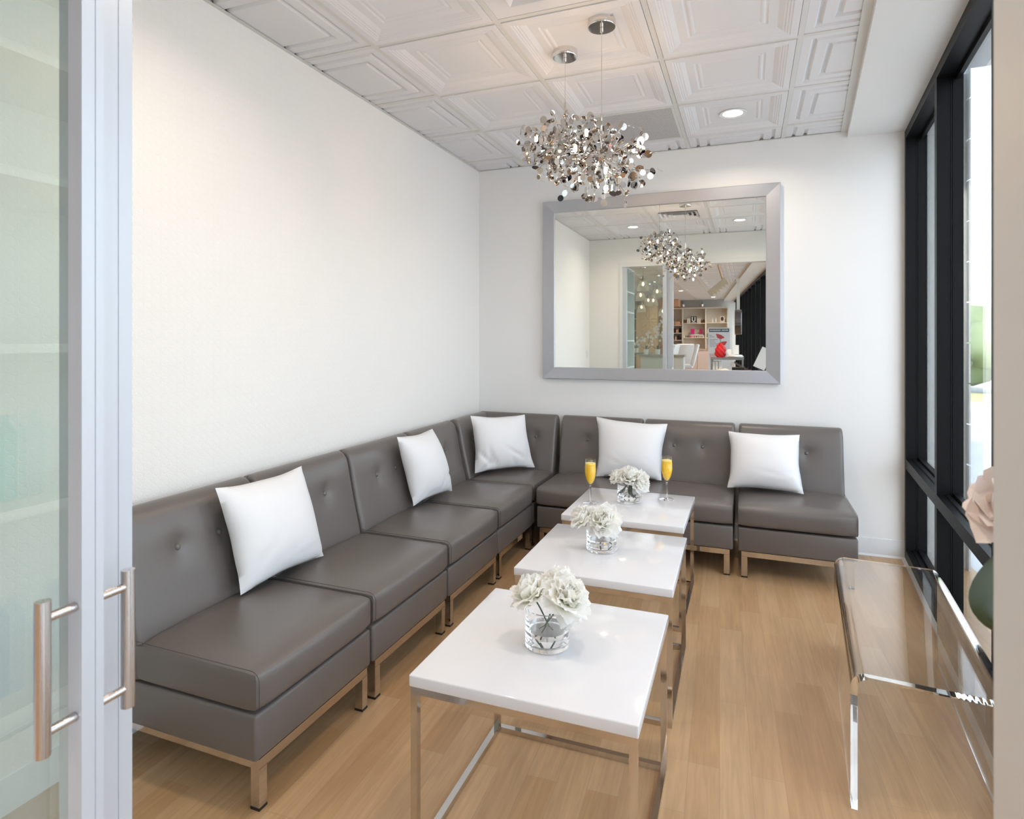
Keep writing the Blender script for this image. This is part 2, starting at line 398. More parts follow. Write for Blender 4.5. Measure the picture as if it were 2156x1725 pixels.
for c in range(0, 5):
    for r in range(0, 7):
        cx, cy = X0+(c-.5)*G, -(Y0+(r-.5)*G)
        cuts = []
        if r == 0: cuts.append(CUT_B)
        if r == 6: cuts.append(CUT_F)
        if c == 0: cuts.append(CUT_L)
        if c == 4: cuts.append(CUT_R)
        if (c, r) in skip: continue
        if cuts: flat_tile(tiles, cx, cy, cuts)
        else: rects(tiles, cx, cy, COFFER, 0, H-.004)
grid = new_bm()
for c in range(0, 4):
    x = X0+c*G; add_box(grid, x-.012, x+.012, YF, 0, H, H+.03)
for r in range(0, 6):
    y = -(Y0+r*G); add_box(grid, 0, sx(y)-.002, y-.012, y+.012, H+.0004, H+.03)
add_box(grid, 0, .020, YF, 0, H-.0006, H+.001); add_box(grid, 0, sx(0), -.018, 0, H-.0008, H+.001); add_box(grid, 0, 2.5, YF, YF+.018, H-.0008, H+.001)
add_prism(grid, [(sx(0)-.040, 0), (sx(0), 0), (sx(YF), YF), (sx(YF)-.040, YF)], 'z', H-.001, H+.001)
ceil = obj('ceiling', tiles, M_ceil, kind='structure')
obj('ceiling_grid', grid, M_tbar, ceil)
# salon ceiling, same grid
t2 = new_bm(); g2 = new_bm()
for c in range(-7, 5):
    for r in range(0, 23):
        cx, cy = X0+(c-.5)*G, YF-.11-(r+.5)*G
        if cy-G/2 < YB: continue
        if cx+G/2 > sx(cy-G/2)-.03:
            if cx-G/2 < sx(cy-G/2)-.03:
                flat_tile(t2, cx, cy, [CUT_R])
            continue
        if cx > -1.6: rects(t2, cx, cy, COFFER, 0, H-.004)
        else: add_box(t2, cx-G/2+.013, cx+G/2-.013, cy-G/2+.013, cy+G/2-.013, H+.002, H+.01)
for c in range(-8, 4):
    x = X0+c*G; yy = YB
    add_box(g2, x-.012, x+.012, max(yy, (x+.02-2.633)/math.tan(radians(4.5)) if x > sx(YB) else yy), YF-.11, H, H+.03)
for r in range(0, 23):
    y = YF-.11-r*G
    if y > YB: add_box(g2, -4.58, sx(y)-.002, y-.012, y+.012, H+.0004, H+.03)
add_prism(g2, [(sx(y2)-.045, y2), (sx(y2), y2), (sx(YB), YB), (sx(YB)-.045, YB)], 'z', H-.001, H+.001)
c2 = obj('ceiling.001', t2, M_ceil, kind='structure'); obj('ceiling_grid', g2, M_tbar, c2)

# ---------------------------------------------------------------- window wall (black curtain wall)
PITCH = .9935
def window(i):
    s0 = i*PITCH
    root = struct_root('window_%d' % (i+1), W(s0), -TH)
    f = new_bm()
    m0, m1 = (-.0, .05) if i == 0 else (-.0275, .0265)
    def bx(bm, n0, n1, a, b, z0, z1): add_box(bm, n0, n1, -b, -a, z0, z1)
    bx(f, 0, .106, m0, m1, 0, 2.704)
    for k in (.055, .063): bx(f, k, k+.003, m0-.003, m1+.003, .07, 2.65)   # glazing beads
    obj('mullion', f, M_black, root)
    a, b = m1, PITCH-.0275
    f = new_bm(); bx(f, 0, .106, a, b, 2.650, 2.704); bx(f, .075, .09, a, b, 2.63, 2.65); obj('head_rail', f, M_black, root)
    f = new_bm(); bx(f, 0, .106, a, b, .580, .640); bx(f, .035, .055, a, b, .64, .646); bx(f, .065, .09, a, b, .64, .656); bx(f, .065, .09, a, b, .56, .58); obj('transom', f, M_black, root)
    f = new_bm(); bx(f, 0, .106, a, b, 0, .068); bx(f, .035, .055, a, b, .068, .074); bx(f, .065, .09, a, b, .068, .084); obj('sill_rail', f, M_black, root)
    f = new_bm(); bx(f, .090, .096, a-.008, b+.008, .635, 2.655); obj('pane', f, M_pane, root)
    f = new_bm(); bx(f, .090, .096, a-.008, b+.008, .06, .585); obj('pane', f, M_pane, root)
for i in range(0, 18): window(i)
bm = new_bm(); add_box(bm, -.02, 0, -3.73, 0, 0, .012); obj('trim_3', bm, M_aluf, kind='structure', loc=W(0), rotz=-TH)

# ---------------------------------------------------------------- sliding glass door in the front wall
d = struct_root('door_1', (0, 0, 0))
bm = new_bm()
add_box(bm, .415, .455, YF-.125, YF+.012, 0, 2.42); add_box(bm, 2.262, 2.274, YF-.125, YF+.012, 0, 2.42); add_box(bm, .455, 2.262, YF-.125, YF+.012, 2.364, 2.42)
obj('door_frame', bm, M_aluf, d)
bm = new_bm(); add_box(bm, .455, .505, YF-.10, YF-.01, 0, 2.364); obj('stile', bm, M_alu, d)
def grooved_stile(x0, x1, y0, y1, z0, z1, grooves):
    """profile in plan with shallow grooves on the +x face."""
    pts = [(x0, y0), (x1, y0)]
    for g in grooves: pts += [(x1, g-.0008), (x1-.0014, g-.0006), (x1-.0014, g+.0006), (x1, g+.0008)]
    pts += [(x1, y1), (x0, y1)]
    b = new_bm(); add_prism(b, pts, 'z', z0, z1); return b
obj('stile', grooved_stile(.985, 1.027, -3.829, -3.735, 0, 2.364, (-3.815, -3.803, -3.788, -3.760)), M_alu, d)
bm = new_bm(); add_box(bm, .505, .985, -3.788, -3.778, .06, 2.35); obj('pane', bm, M_door_glass, d)
bm = new_bm(); add_box(bm, .505, .985, -3.81, -3.75, 0, .06); obj('rail', bm, M_alu, d)
lf = struct_root('door_2', (0, 0, 0))
obj('stile', grooved_stile(1.079, 1.109, -3.875, -3.842, .012, 2.40, (-3.855,)), M_alu, lf)
bm = new_bm(); add_box(bm, 1.030, 1.079, -3.846, -3.842, .012, 2.40); obj('stile', bm, M_alu, lf)
bm = new_bm(); add_box(bm, .20, 1.082, -3.864, -3.854, .06, 2.39); obj('pane', bm, M_door_glass, lf)
bm = new_bm(); add_box(bm, .20, 1.079, -3.873, -3.845, .012, .07); obj('rail', bm, M_alu, lf)
for nm, sg, yb in (('outer', -1, -3.920), ('inner', 1, -3.793)):
    b = new_bm(); xh = 1.095
    add_tube(b, [(xh, yb, .800), (xh, yb, 1.020)], .0102, 24)
    hd = obj('handle', b, M_steel, lf, smooth=40)
    for z in (.831, .994):
        b = new_bm(); add_tube(b, [(xh, -3.876 if sg < 0 else -3.841, z), (xh, yb, z)], .0068, 18); obj('handle_post', b, M_steel, hd, smooth=40)
        hd.children

# ---------------------------------------------------------------- ceiling fittings
gr = thing('air_return_grille', 'grey perforated square panel in the ceiling behind the hanging lights', 'air grille', (X0+1.5*G, -(Y0+.5*G), H))
bm = new_bm(); add_box(bm, -.276, .276, -.276, .276, 0, .004); obj('perforated_plate', bm, M_perf, gr)
bm = new_bm()
for a in ((-.292, -.276, -.292, .292), (.276, .292, -.292, .292), (-.276, .276, -.292, -.276), (-.276, .276, .276, .292)): add_box(bm, a[0], a[1], a[2], a[3], -.002, .006)
obj('frame', bm, M_tbar, gr)
vt = thing('ceiling_vent', 'white square louvred air vent set in a plain ceiling tile', 'air vent', (X0+1.5*G, -(Y0+3.5*G), H))
bm = new_bm()
for a in ((-.292, -.20, -.292, .292), (.20, .292, -.292, .292), (-.20, .20, -.292, -.20), (-.20, .20, .20, .292)): add_box(bm, a[0], a[1], a[2], a[3], .002, .006)
obj('plain_tile', bm, M_ceil, vt)
for k in range(4):
    bm = new_bm(); r0 = .2-k*.046; r1 = r0-.034
    o_ = [bm.verts.new((a*r0, b*r0, -.012)) for a, b in ((-1, -1), (1, -1), (1, 1), (-1, 1))]
    i_ = [bm.verts.new((a*r1, b*r1, .016)) for a, b in ((-1, -1), (1, -1), (1, 1), (-1, 1))]
    for q in range(4): bm.faces.new((o_[q], o_[(q+1) % 4], i_[(q+1) % 4], i_[q]))
    obj('louvre', bm, M_ceil, vt)
bm = new_bm(); add_box(bm, -.2, .2, -.2, .2, .035, .04); obj('duct_backing', bm, pbr('duct_grey', (.22, .22, .21, 1), .7), vt)
def downlight(x, y, label, z=H+.015, power=16, room='round recessed lights in the waiting room ceiling'):
    t = thing('recessed_downlight', label, 'ceiling light', (x, y, z), group=room)
    b = new_bm(); add_lathe(b, [(.058, -.001), (.078, -.004), (.079, .0), (.058, .003), (.058, -.001)], 32); obj('trim_ring', b, M_white, t, smooth=40)
    b = new_bm(); add_lathe(b, [(0, .001), (.058, .001), (.058, .003), (0, .003)], 32); obj('lens', b, M_lens, t)
    ld = bpy.data.lights.new('downlight_lamp', 'AREA'); ld.shape = 'DISK'; ld.size = .11; ld.energy = power; ld.color = (1, .82, .64); ld.spread = radians(150)
    lo = bpy.data.objects.new('downlight_lamp', ld); COL.objects.link(lo); lo.parent = t; lo.location = (0, 0, -.012)
P_DL = 4.6; P_SAL = 20
downlight(X0+2.5*G, -(Y0+.5*G), 'lit recessed ceiling light near the back wall, over the mirror', power=P_DL)
downlight(X0+.5*G, -(Y0+4.5*G), 'lit recessed ceiling light by the front wall near the papered wall', power=P_DL)
downlight(X0+2.5*G, -(Y0+4.5*G), 'lit recessed ceiling light by the front wall near the window', power=P_DL)

# ---------------------------------------------------------------- chandeliers
def disc_mesh():
    b = new_bm(); add_lathe(b, [(0, -.0004), (.0148, -.0004), (.0148, .0004), (0, .0004)], 18)
    me = bpy.data.meshes.new('metal_disc'); b.to_mesh(me); b.free(); me.materials.append(M_disc); return me
DISC = disc_mesh()
def chandelier(label, x, y, ztop, zc, seed, rod_top, other):
    rnd = random.Random(seed)
    t = thing('pendant_chandelier', label, 'chandelier', (x, y, zc), group='pair of disc chandeliers')
    zc0 = ztop-zc
    b = new_bm(); add_lathe(b, [(0, zc0), (.059, zc0), (.060, zc0-.002), (.060, zc0-.038), (.058, zc0-.041), (0, zc0-.041)], 40); cn = obj('canopy', b, M_nickel, t, smooth=40)
    b = new_bm(); add_lathe(b, [(0, zc0-.040), (.007, zc0-.042), (.007, zc0-.060), (.004, zc0-.062), (0, zc0-.062)], 16); obj('cord_grip', b, M_nickel, cn, smooth=40)
    b = new_bm(); add_tube(b, [(0, 0, zc0-.05), (0, 0, rod_top-zc)], .0016, 8); obj('cable', b, M_nickel, t, smooth=60)
    b = new_bm(); add_tube(b, [(0, 0, rod_top-zc), (0, 0, .02)], .0055, 12); obj('rod', b, M_nickel, t, smooth=60)
    wires = new_bm(); spots = []
    half = (Vector(other)-Vector((x, y, zc)))/2
    def keep(p, m=.012):        # the two clusters hang side by side without tangling
        k = p.dot(half.normalized()); lim = half.length-m
        return p*(lim/k) if k > lim else p
    A, B_, Cc = .222, .222, .155
    n = 54
    for i in range(n):
        ph = i*2.399963+rnd.uniform(-.3, .3); zz = 1-2*(i+.5)/n; rr = sqrt(1-zz*zz)
        d_ = Vector((rr*cos(ph)*A, rr*sin(ph)*B_, zz*Cc))*rnd.uniform(.82, 1.08)
        d_ = keep(d_)
        mid = d_*.45+Vector((rnd.uniform(-.03, .03), rnd.uniform(-.03, .03), rnd.uniform(-.02, .04)))
        pts = [(1-u)**2*Vector((0, 0, .02))+2*u*(1-u)*mid+u*u*d_ for u in [k/9 for k in range(10)]]
        add_tube(wires, pts, .0011, 5)
        for k, u in enumerate((.5, .68, .8, .9, .97, 1.03)):
            p = (1-u)**2*Vector((0, 0, .02))+2*u*(1-u)*mid+u*u*d_
            p = keep(p+Vector([rnd.gauss(0, .013) for _ in range(3)]), .022)
            spots.append(p)
    obj('wire_frame', wires, M_nickel, t)
    rnd.shuffle(spots)
    # the discs that show largest (towards the room's doorway) are parts of their own
    spots.sort(key=lambda p: p.y-.4*p.z)
    many = new_bm()
    for i, p in enumerate(spots):
        rot = Euler((rnd.uniform(0, pi), rnd.uniform(0, pi), rnd.uniform(0, pi)))
        s = rnd.uniform(.72, 1.25)
        if i < 100:
            o = bpy.data.objects.new('metal_disc', DISC); COL.objects.link(o); o.parent = t; o.location = p; o.rotation_euler = rot; o.scale = (s, s, s)
        else:
            mtx = Matrix.LocRotScale(p, rot, (s, s, s)); v0 = len(many.verts); many.from_mesh(DISC)
            many.verts.ensure_lookup_table()
            for v in many.verts[v0:]: v.co = mtx @ v.co
    o = obj('metal_discs', many, M_disc, t); o['kind'] = 'stuff'
    for i in range(6):
        a = i*pi/3+seed; r = .10+.04*(i % 2)
        p = Vector((r*cos(a), r*sin(a), .05*(1 if i % 2 else -1)-.01))
        b = new_bm(); add_lathe(b, [(0, -.016), (.006, -.013), (.0075, 0), (.006, .013), (0, .016)], 12, c=p); bo = obj('bulb', b, M_bulb, t, smooth=60)
    return t
chandelier('lower disc chandelier of the pair, hanging nearer the doorway', 1.441, -1.909, 2.772, 2.150, 3, 2.36, (1.215, -1.695, 2.300))
chandelier('higher disc chandelier of the pair, hanging nearer the papered wall', 1.215, -1.695, 2.772, 2.300, 11, 2.52, (1.441, -1.909, 2.150))

# ---------------------------------------------------------------- mirror
mr = thing('wall_mirror', 'large wall mirror with wide brushed silver frame above the sofa', 'mirror', (1.395, -.002, 1.768))
XO, ZO, XI, ZI = .8375, .677, .7465, .590
bm = new_bm()
def fr(x, z): return [(-x, -z), (x, -z), (x, z), (-x, z)]
loops = [(XO, ZO, 0), (XO, ZO, -.040), (XO-.003, ZO-.003, -.043), (XI+.004, ZI+.004, -.036), (XI, ZI, -.034), (XI, ZI, -.010), (XI+.01, ZI+.01, -.006), (XO, ZO, 0)]
rings = [[bm.verts.new((px, yy, pz)) for px, pz in fr(x, z)] for x, z, yy in loops[:-1]]
for a, b in zip(rings, rings[1:]+rings[:1]):
    for k in range(4): bm.faces.new((a[k], a[(k+1) % 4], b[(k+1) % 4], b[k]))
obj('frame', bm, M_mframe, mr)
bm = new_bm(); add_box(bm, -XI-.006, XI+.006, -.026, -.011, -ZI-.006, ZI+.006); obj('mirror_glass', bm, M_mirror, mr)

# ---------------------------------------------------------------- modular sofa
def cushion_bm(hw, y0, y1, z0, z1, bev=.030, crown=.016):
    b = new_bm(); add_box(b, -hw, hw, y0, y1, z0, z1)
    bmesh.ops.subdivide_edges(b, edges=b.edges[:], cuts=9, use_grid_fill=True)
    cy, hy, hz, cz = (y0+y1)/2, (y1-y0)/2, (z1-z0)/2, (z0+z1)/2
    for v in b.verts:
        x, y, z = v.co; lx, ly, lz = x/hw, (y-cy)/hy, (z-cz)/hz
        # rounded front and top edges, soft sides
        p = Vector((x, y, z)); r = bev
        q = Vector((max(-hw+r*.35, min(hw-r*.35, x)), max(y0+r*1.15, min(y1-r, y)), max(z0+r*.7, min(z1-r*1.1, z))))
        dv = p-q
        ex = Vector((dv.x/(r*.35), dv.y/(r*1.15) if dv.y < 0 else dv.y/r, dv.z/(r*1.1) if dv.z > 0 else dv.z/(r*.7)))
        if ex.length > 1:
            k = 1/ex.length; p = q+dv*k
        if lz > 0: p.z += crown*(1-lx**2)*(1-ly**4)
        if ly < -.9: p.y -= .008*(1-lx**2)*(1-lz**2)
        v.co = p
    return b
def seam_loop(b, x, y0, y1, z0, z1, r, rad=.0016):
    pts = []
    for cx_, cz_, a0 in ((y0+r, z0+r*.6, 180), (y0+r, z1-r, 90)):
        pass
    path = []
    for k in range(7):
        a = radians(180-90*k/6); path.append((x, y0+r*1.1+r*1.1*cos(a), z1-r+r*sin(a)))
    path = [(x, y0, z0+r*.7)]+path+[(x, y1, z1+.001)]
    add_tube(b, path, rad, 6)
def back_profile(t):
    """closed outline of the backrest in (depth from wall, z), t in 0..1 starting low front."""
    pts = [(.208, .300), (.194, .420), (.170, .520), (.149, .610), (.133, .690), (.123, .745), (.112, .785), (.092, .810), (.066, .820), (.044, .816), (.034, .802), (.030, .780), (.030, .300)]
    return pts
def catmull(pts, m=3):
    out = []
    for i in range(len(pts)-1):
        p0, p1, p2, p3 = pts[max(i-1, 0)], pts[i], pts[i+1], pts[min(i+2, len(pts)-1)]
        for k in range(m):
            u = k/m
            out.append(tuple(.5*((2*p1[j])+(-p0[j]+p2[j])*u+(2*p0[j]-5*p1[j]+4*p2[j]-p3[j])*u*u+(-p0[j]+3*p1[j]-3*p2[j]+p3[j])*u**3) for j in (0, 1)))
    out.append(pts[-1]); return out
BUT = (-.095, .095)
def backrest_bm(hw, buttons=BUT):
    prof = catmull(back_profile(0)[:12], 3)+[(.030, .300)]
    c = (.10, .56)
    xs = [-hw]+[-hw+.004, -hw+.010, -hw+.018]+[-hw+.03+(2*hw-.06)*k/38 for k in range(39)]+[hw-.018, hw-.010, hw-.004, hw]
    b = new_bm(); rings = []
    for x in xs:
        e = hw-abs(x); inset = 0
        if e < .018: inset = .018-sqrt(max(0, .018**2-(.018-e)**2))
        ring = []
        for j, (dp, z) in enumerate(prof):
            y = dp; zz = z
            if j < len(prof)-2:      # front and top only
                pinch = inset*.8
                y = dp-pinch*(1 if dp > .06 else 0); zz = z-pinch*(1 if z > .78 else 0)
                puff = .012*(1-(x/hw)**4)*smoothstep(.80, .70, z)*smoothstep(.30, .42, z)
                dim = 0
                for bx in buttons:
                    dd = sqrt(((x-bx))**2+(z-.655)**2)
                    dim += .014*math.exp(-(dd/.018)**2)+.010*math.exp(-(dd/.055)**2)
                if z < .79 and dp > .06: y += puff-dim*smoothstep(.8, .74, z)
            ring.append(b.verts.new((x, -y, zz)))
        rings.append(ring)
    m = len(prof)
    for a, d_ in zip(rings, rings[1:]):
        for j in range(m): b.faces.new((a[j], a[(j+1) % m], d_[(j+1) % m], d_[j]))
    b.faces.new(rings[0]); b.faces.new(rings[-1][::-1])
    return b
def add_back(root, hw, rotz=0, loc=(0, 0, 0), buttons=BUT):
    bk = obj('backrest', backrest_bm(hw, buttons), M_leather, root, smooth=50, loc=loc, rotz=rotz)
    for bx in buttons:
        b = new_bm(); add_lathe(b, [(0, .0085), (.006, .0078), (.0105, .0048), (.0125, 0), (.0115, -.003), (0, -.004)], 18)
        for v in b.verts: v.co = Matrix.Translation((bx, -.1345, .655)) @ Matrix.Rotation(radians(72), 4, 'X') @ v.co
        obj('button', b, M_leather, bk, smooth=60)
    for sg in (-1, 1):
        b = new_bm(); pts = [(sg*(hw-.010), -(dp+.0010 if dp > .04 else dp-.0005)+.0055, z-(.0045 if z > .79 else 0)) for dp, z in catmull(back_profile(0)[:12], 3)]
        add_tube(b, pts, .0017, 6); obj('seam', b, M_seam, bk)
    return bk
def legs(root, xs, ys):
    for x in xs:
        for y in ys:
            b = new_bm(); add_box(b, x-.016, x+.016, y-.016, y+.016, .008, .124); lg = obj('leg', b, M_chrome, root)
            b = new_bm(); add_box(b, x-.017, x+.017, y-.017, y+.017, 0, .008); obj('foot_cap', b, M_rubber, lg)
def rails(root, hx, y0, y1):
    b = new_bm(); z0, z1 = .122, .152
    add_box(b, -hx, hx, y0, y0+.032, z0, z1); add_box(b, -hx, hx, y1-.032, y1, z0, z1)
    add_box(b, -hx, -hx+.032, y0+.032, y1-.032, z0, z1); add_box(b, hx-.032, hx, y0+.032, y1-.032, z0, z1)
    obj('rail_frame', b, M_chrome, root)
def sofa_section(label, loc, rotz):
    t = thing('sofa_section', label, 'sofa', loc, rotz, 'taupe leather sofa sections')
    HW = .3025
    obj('base', box_bm(-HW, HW, -.684, -.012, .152, .290, bevel=.010, segs=3), M_leather, t, smooth=40)
    rails(t, .2835, -.680, -.015); legs(t, (-.2675, .2675), (-.664, -.031))
    sc_ = obj('seat_cushion', cushion_bm(.304, -.694, -.175, .296, .420), M_leather, t, smooth=60)
    for sg in (-1, 1):
        b = new_bm(); seam_loop(b, sg*.299, -.6945, -.18, .296, .4185, .030, .0012); obj('seam', b, M_seam, sc_)
    add_back(t, .3025)
    return t
units = [(.006, -2.8135, 90, .587, 'sofa section nearest the sliding door, on the papered wall, seat end exposed'),
         (.006, -2.1995, 90, .627, 'second sofa section from the sliding door along the papered wall'),
         (.006, -1.571, 90, .615, 'third sofa section from the sliding door along the papered wall'),
         (.006, -.954, 90, .604, 'sofa section next to the corner on the papered wall side'),
         (1.028, -.006, 0, .608, 'sofa section beside the corner under the mirror, largest pillow over its window-side edge'),
         (1.645, -.006, 0, .610, 'sofa section in the middle of the back wall under the mirror'),
         (2.283, -.006, 0, .630, 'sofa section at the window end of the back wall')]
s0 = None
for x, y, rz, wid, lab in units:
    if s0 is None: o = s0 = sofa_section(lab, (x, y, 0), radians(rz))
    else: o = dup(s0, lab, (x, y, 0), radians(rz))
    o.scale = (wid/.613, 1, 1)
t = thing('sofa_section', 'square corner sofa section with two backrests where the walls meet', 'sofa', (.365, -.006, 0), 0, 'taupe leather sofa sections')
obj('base', box_bm(-.325, .322, -.626, -.035, .152, .290, bevel=.010, segs=3), M_leather, t, smooth=40)
rails(t, .316, -.620, -.05); legs(t, (-.30, .30), (-.604, -.066))
b = cushion_bm(.242, -.628, -.175, .296, .420)
for v in b.verts: v.co.x += .083
obj('seat_cushion', b, M_leather, t, smooth=60)
add_back(t, .325, 0, (0, 0, 0), (-.02, .17))
add_back(t, .266, radians(90), (-.353, -.343, 0), (-.095, .095))

# ---------------------------------------------------------------- pillows
def pillow(label, TL, TR, BR, BL, thick, seed, wr=.5):
    rnd = random.Random(seed)
    EYE = Vector((2.03, -4.48, 1.39)); pull = .988 if seed in (2, 5) else .996
    TL, TR, BR, BL = [EYE+(Vector(q)-EYE)*pull for q in (TL, TR, BR, BL)]; base = (BL+BR)/2
    n = 30; bm = new_bm()
    nrm = ((TR-BL).cross(TL-BR)).normalized()
    if nrm.dot(Vector((2.0, -4.5, 1.4))-base) < 0: nrm = -nrm
    fold = [(rnd.uniform(-.8, .8), rnd.uniform(-.9, -.4), rnd.uniform(.05, .14), rnd.uniform(0, pi), rnd.uniform(.4, 1)) for _ in range(7)]
    def pt(i, j, side):
        a, b = 2*i/n-1, 2*j/n-1
        # concave sides with pointed corners
        a2 = a*(1-.075*(1-b*b)**1.1*abs(a)**2); b2 = b*(1-.075*(1-a*a)**1.1*abs(b)**2)
        a2 += .006*sin(7*b+seed)*abs(a)**3; b2 += .006*sin(6*a+seed*2)*abs(b)**3
        u, v = (a2+1)/2, (b2+1)/2
        p = BL*(1-u)*(1-v)+BR*u*(1-v)+TR*u*v+TL*(1-u)*v
        h = ((1-abs(a)**2.3)*(1-abs(b)**2.3))
        h = max(0, h)**.55
        w = 0
        for fx, fy, fw, fa, fs in fold:
            dx, dy = a-fx, b-fy; al = dx*cos(fa)+dy*sin(fa); ac = -dx*sin(fa)+dy*cos(fa)
            w += fs*math.exp(-(ac/.06)**2-(al/.35)**2)
        # corner puckers
        for ca, cb in ((-1, -1), (1, -1), (-1, 1), (1, 1)):
            dx, dy = a-ca, b-cb; rr = sqrt(dx*dx+dy*dy); ang = math.atan2(dy, dx)
            w += .5*math.exp(-(rr/.32)**2)*sin(9*ang+seed)
        off = thick*(.62 if side > 0 else .38)*h*side
        off += -wr*.011*w*min(1, h*1.6)*(1 if side > 0 else 0)
        return p+nrm*off-base
    grids = {}
    for side in (1, -1):
        for i in range(n+1):
            for j in range(n+1):
                if side < 0 and (i in (0, n) or j in (0, n)): grids[(side, i, j)] = grids[(1, i, j)]
                else: grids[(side, i, j)] = bm.verts.new(pt(i, j, side))
    for side in (1, -1):
        for i in range(n):
            for j in range(n):
                q = [grids[(side, i, j)], grids[(side, i+1, j)], grids[(side, i+1, j+1)], grids[(side, i, j+1)]]
                bm.faces.new(q if side > 0 else q[::-1])
    o = obj('throw_pillow', bm, M_pillow, smooth=70, loc=base)
    tag(o, label, 'pillow', 'white throw pillows on the sofa')
    return o
pillow('white square pillow nearest the sliding door, between the first two sofa sections', (.165, -2.764, .832), (.165, -2.292, .823), (.285, -2.290, .436), (.265, -2.740, .436), .15, 1)
pillow('narrow-looking white pillow on the third sofa section, between door end and corner', (.165, -1.500, .836), (.165, -1.083, .825), (.290, -1.052, .436), (.240, -1.444, .436), .16, 2, 1)
pillow('white pillow set diagonally across the sofa corner', (.179, -.545, .844), (.472, -.215, .829), (.560, -.243, .446), (.233, -.589, .446), .13, 3, 1.6)
pillow('largest white pillow, in the middle under the mirror behind the glasses', (1.007, -.165, .830), (1.510, -.165, .803), (1.485, -.300, .436), (1.044, -.335, .436), .17, 4)
pillow('white pillow at the window end of the sofa with its lower seam turned out', (1.907, -.16, .776), (2.340, -.16, .775), (2.350, -.342, .436), (1.905, -.330, .436), .17, 5)

# ---------------------------------------------------------------- white side tables
def side_table(label, loc, rotz):
    t = thing('side_table', label, 'table', loc, rotz, 'square white tables in a row')
    h = .303
    obj('table_top', box_bm(-h, h, -h, h, .468, .500, bevel=.004, segs=3), M_gloss, t, smooth=40)
    k = h-.004; w = .019
    for sx_ in (-1, 1):
        for sy_ in (-1, 1):
            b = new_bm(); x, y = sx_*(k-w/2), sy_*(k-w/2); add_box(b, x-w/2, x+w/2, y-w/2, y+w/2, 0, .468); obj('leg', b, M_chrome, t)
    for nm, z in (('top_rail', .449), ('floor_rail', .0005)):
        for sg in (-1, 1):
            y = sg*(k-w/2); b = new_bm(); add_box(b, -k+w, k-w, y-w/2, y+w/2, z, z+w-.0005); obj(nm, b, M_chrome, t)
            x = sg*(k-w/2); b = new_bm(); add_box(b, x-w/2, x+w/2, -k+w, k-w, z, z+w-.0005); obj(nm, b, M_chrome, t)
    return t
t1 = side_table('white square table nearest the doorway, first of the row', (1.487, -2.772, 0), radians(.4))
dup(t1, 'white square table in the middle of the row of three', (1.4725, -1.960, 0), radians(.6))
dup(t1, 'white square table farthest from the doorway, with two juice glasses on it', (1.4435, -1.205, 0), radians(-.3))

# ---------------------------------------------------------------- vases and peonies
def vase(label, x, y):
    t = thing('glass_vase', label, 'vase', (x, y, .500), group='cylinder glass vases of peonies')
    R_, h = .0645, .112
    b = new_bm()
    add_lathe(b, [(0, .0005), (R_-.004, .0005), (R_, .004), (R_, h-.002), (R_-.002, h), (R_-.004, h-.002), (R_-.0045, .017), (R_-.008, .012), (0, .012)], 56)
    obj('vase_body', b, M_glass, t, smooth=40)
    b = new_bm()
    rw = R_-.0052
    add_lathe(b, [(0, .0128), (rw-.005, .0128), (rw, .018), (rw, .050), (0, .050)], 48)
    obj('water', b, M_water, t, smooth=40)
    return t
vase('glass vase of peonies on the table nearest the doorway', 1.480, -2.791)
vase('glass vase of peonies on the middle table', 1.449, -1.944)
vase('glass vase of peonies between the two juice glasses', 1.422, -1.148)
def petal(b, lay, L_, Wd, a0, a1, az, cup, ruf, r0, z0, rnd, val):
    ns, nt_ = 8, 8
    r, z = r0, z0; path = []
    for i in range(ns+1):
        s = i/ns; a = a0+(a1-a0)*s
        path.append((r, z, a)); r += sin(a)*L_/ns; z += cos(a)*L_/ns
    ph = rnd.uniform(0, 6.3); ph2 = rnd.uniform(0, 6.3); g = []
    notch = rnd.uniform(.0, .06)
    for i, (r, z, a) in enumerate(path):
        s = i/ns; w = 1.28*Wd*(sin(pi*(.12+.72*s))**.62)
        row = []
        for j in range(nt_+1):
            t_ = 2*j/nt_-1
            rr = r-cup*t_*t_*w*(.4+s)*.5
            zz = z+cup*.5*t_*t_*w*s
            k = ruf*s**3
            rr += k*sin(5*t_+ph)+.5*k*sin(11*t_+ph2); zz += k*.8*cos(6*t_+ph2)-notch*L_*s**4*(1 if abs(t_) < .2 else .2*abs(t_))
            tx = t_*w
            v = b.verts.new((rr*cos(az)-tx*sin(az), rr*sin(az)+tx*cos(az), zz)); v[lay] = min(1, max(0, val*(.35+.9*s)))
            row.append(v)
        g.append(row)
    for i in range(ns):
        for j in range(nt_): b.faces.new((g[i][j], g[i][j+1], g[i+1][j+1], g[i+1][j]))
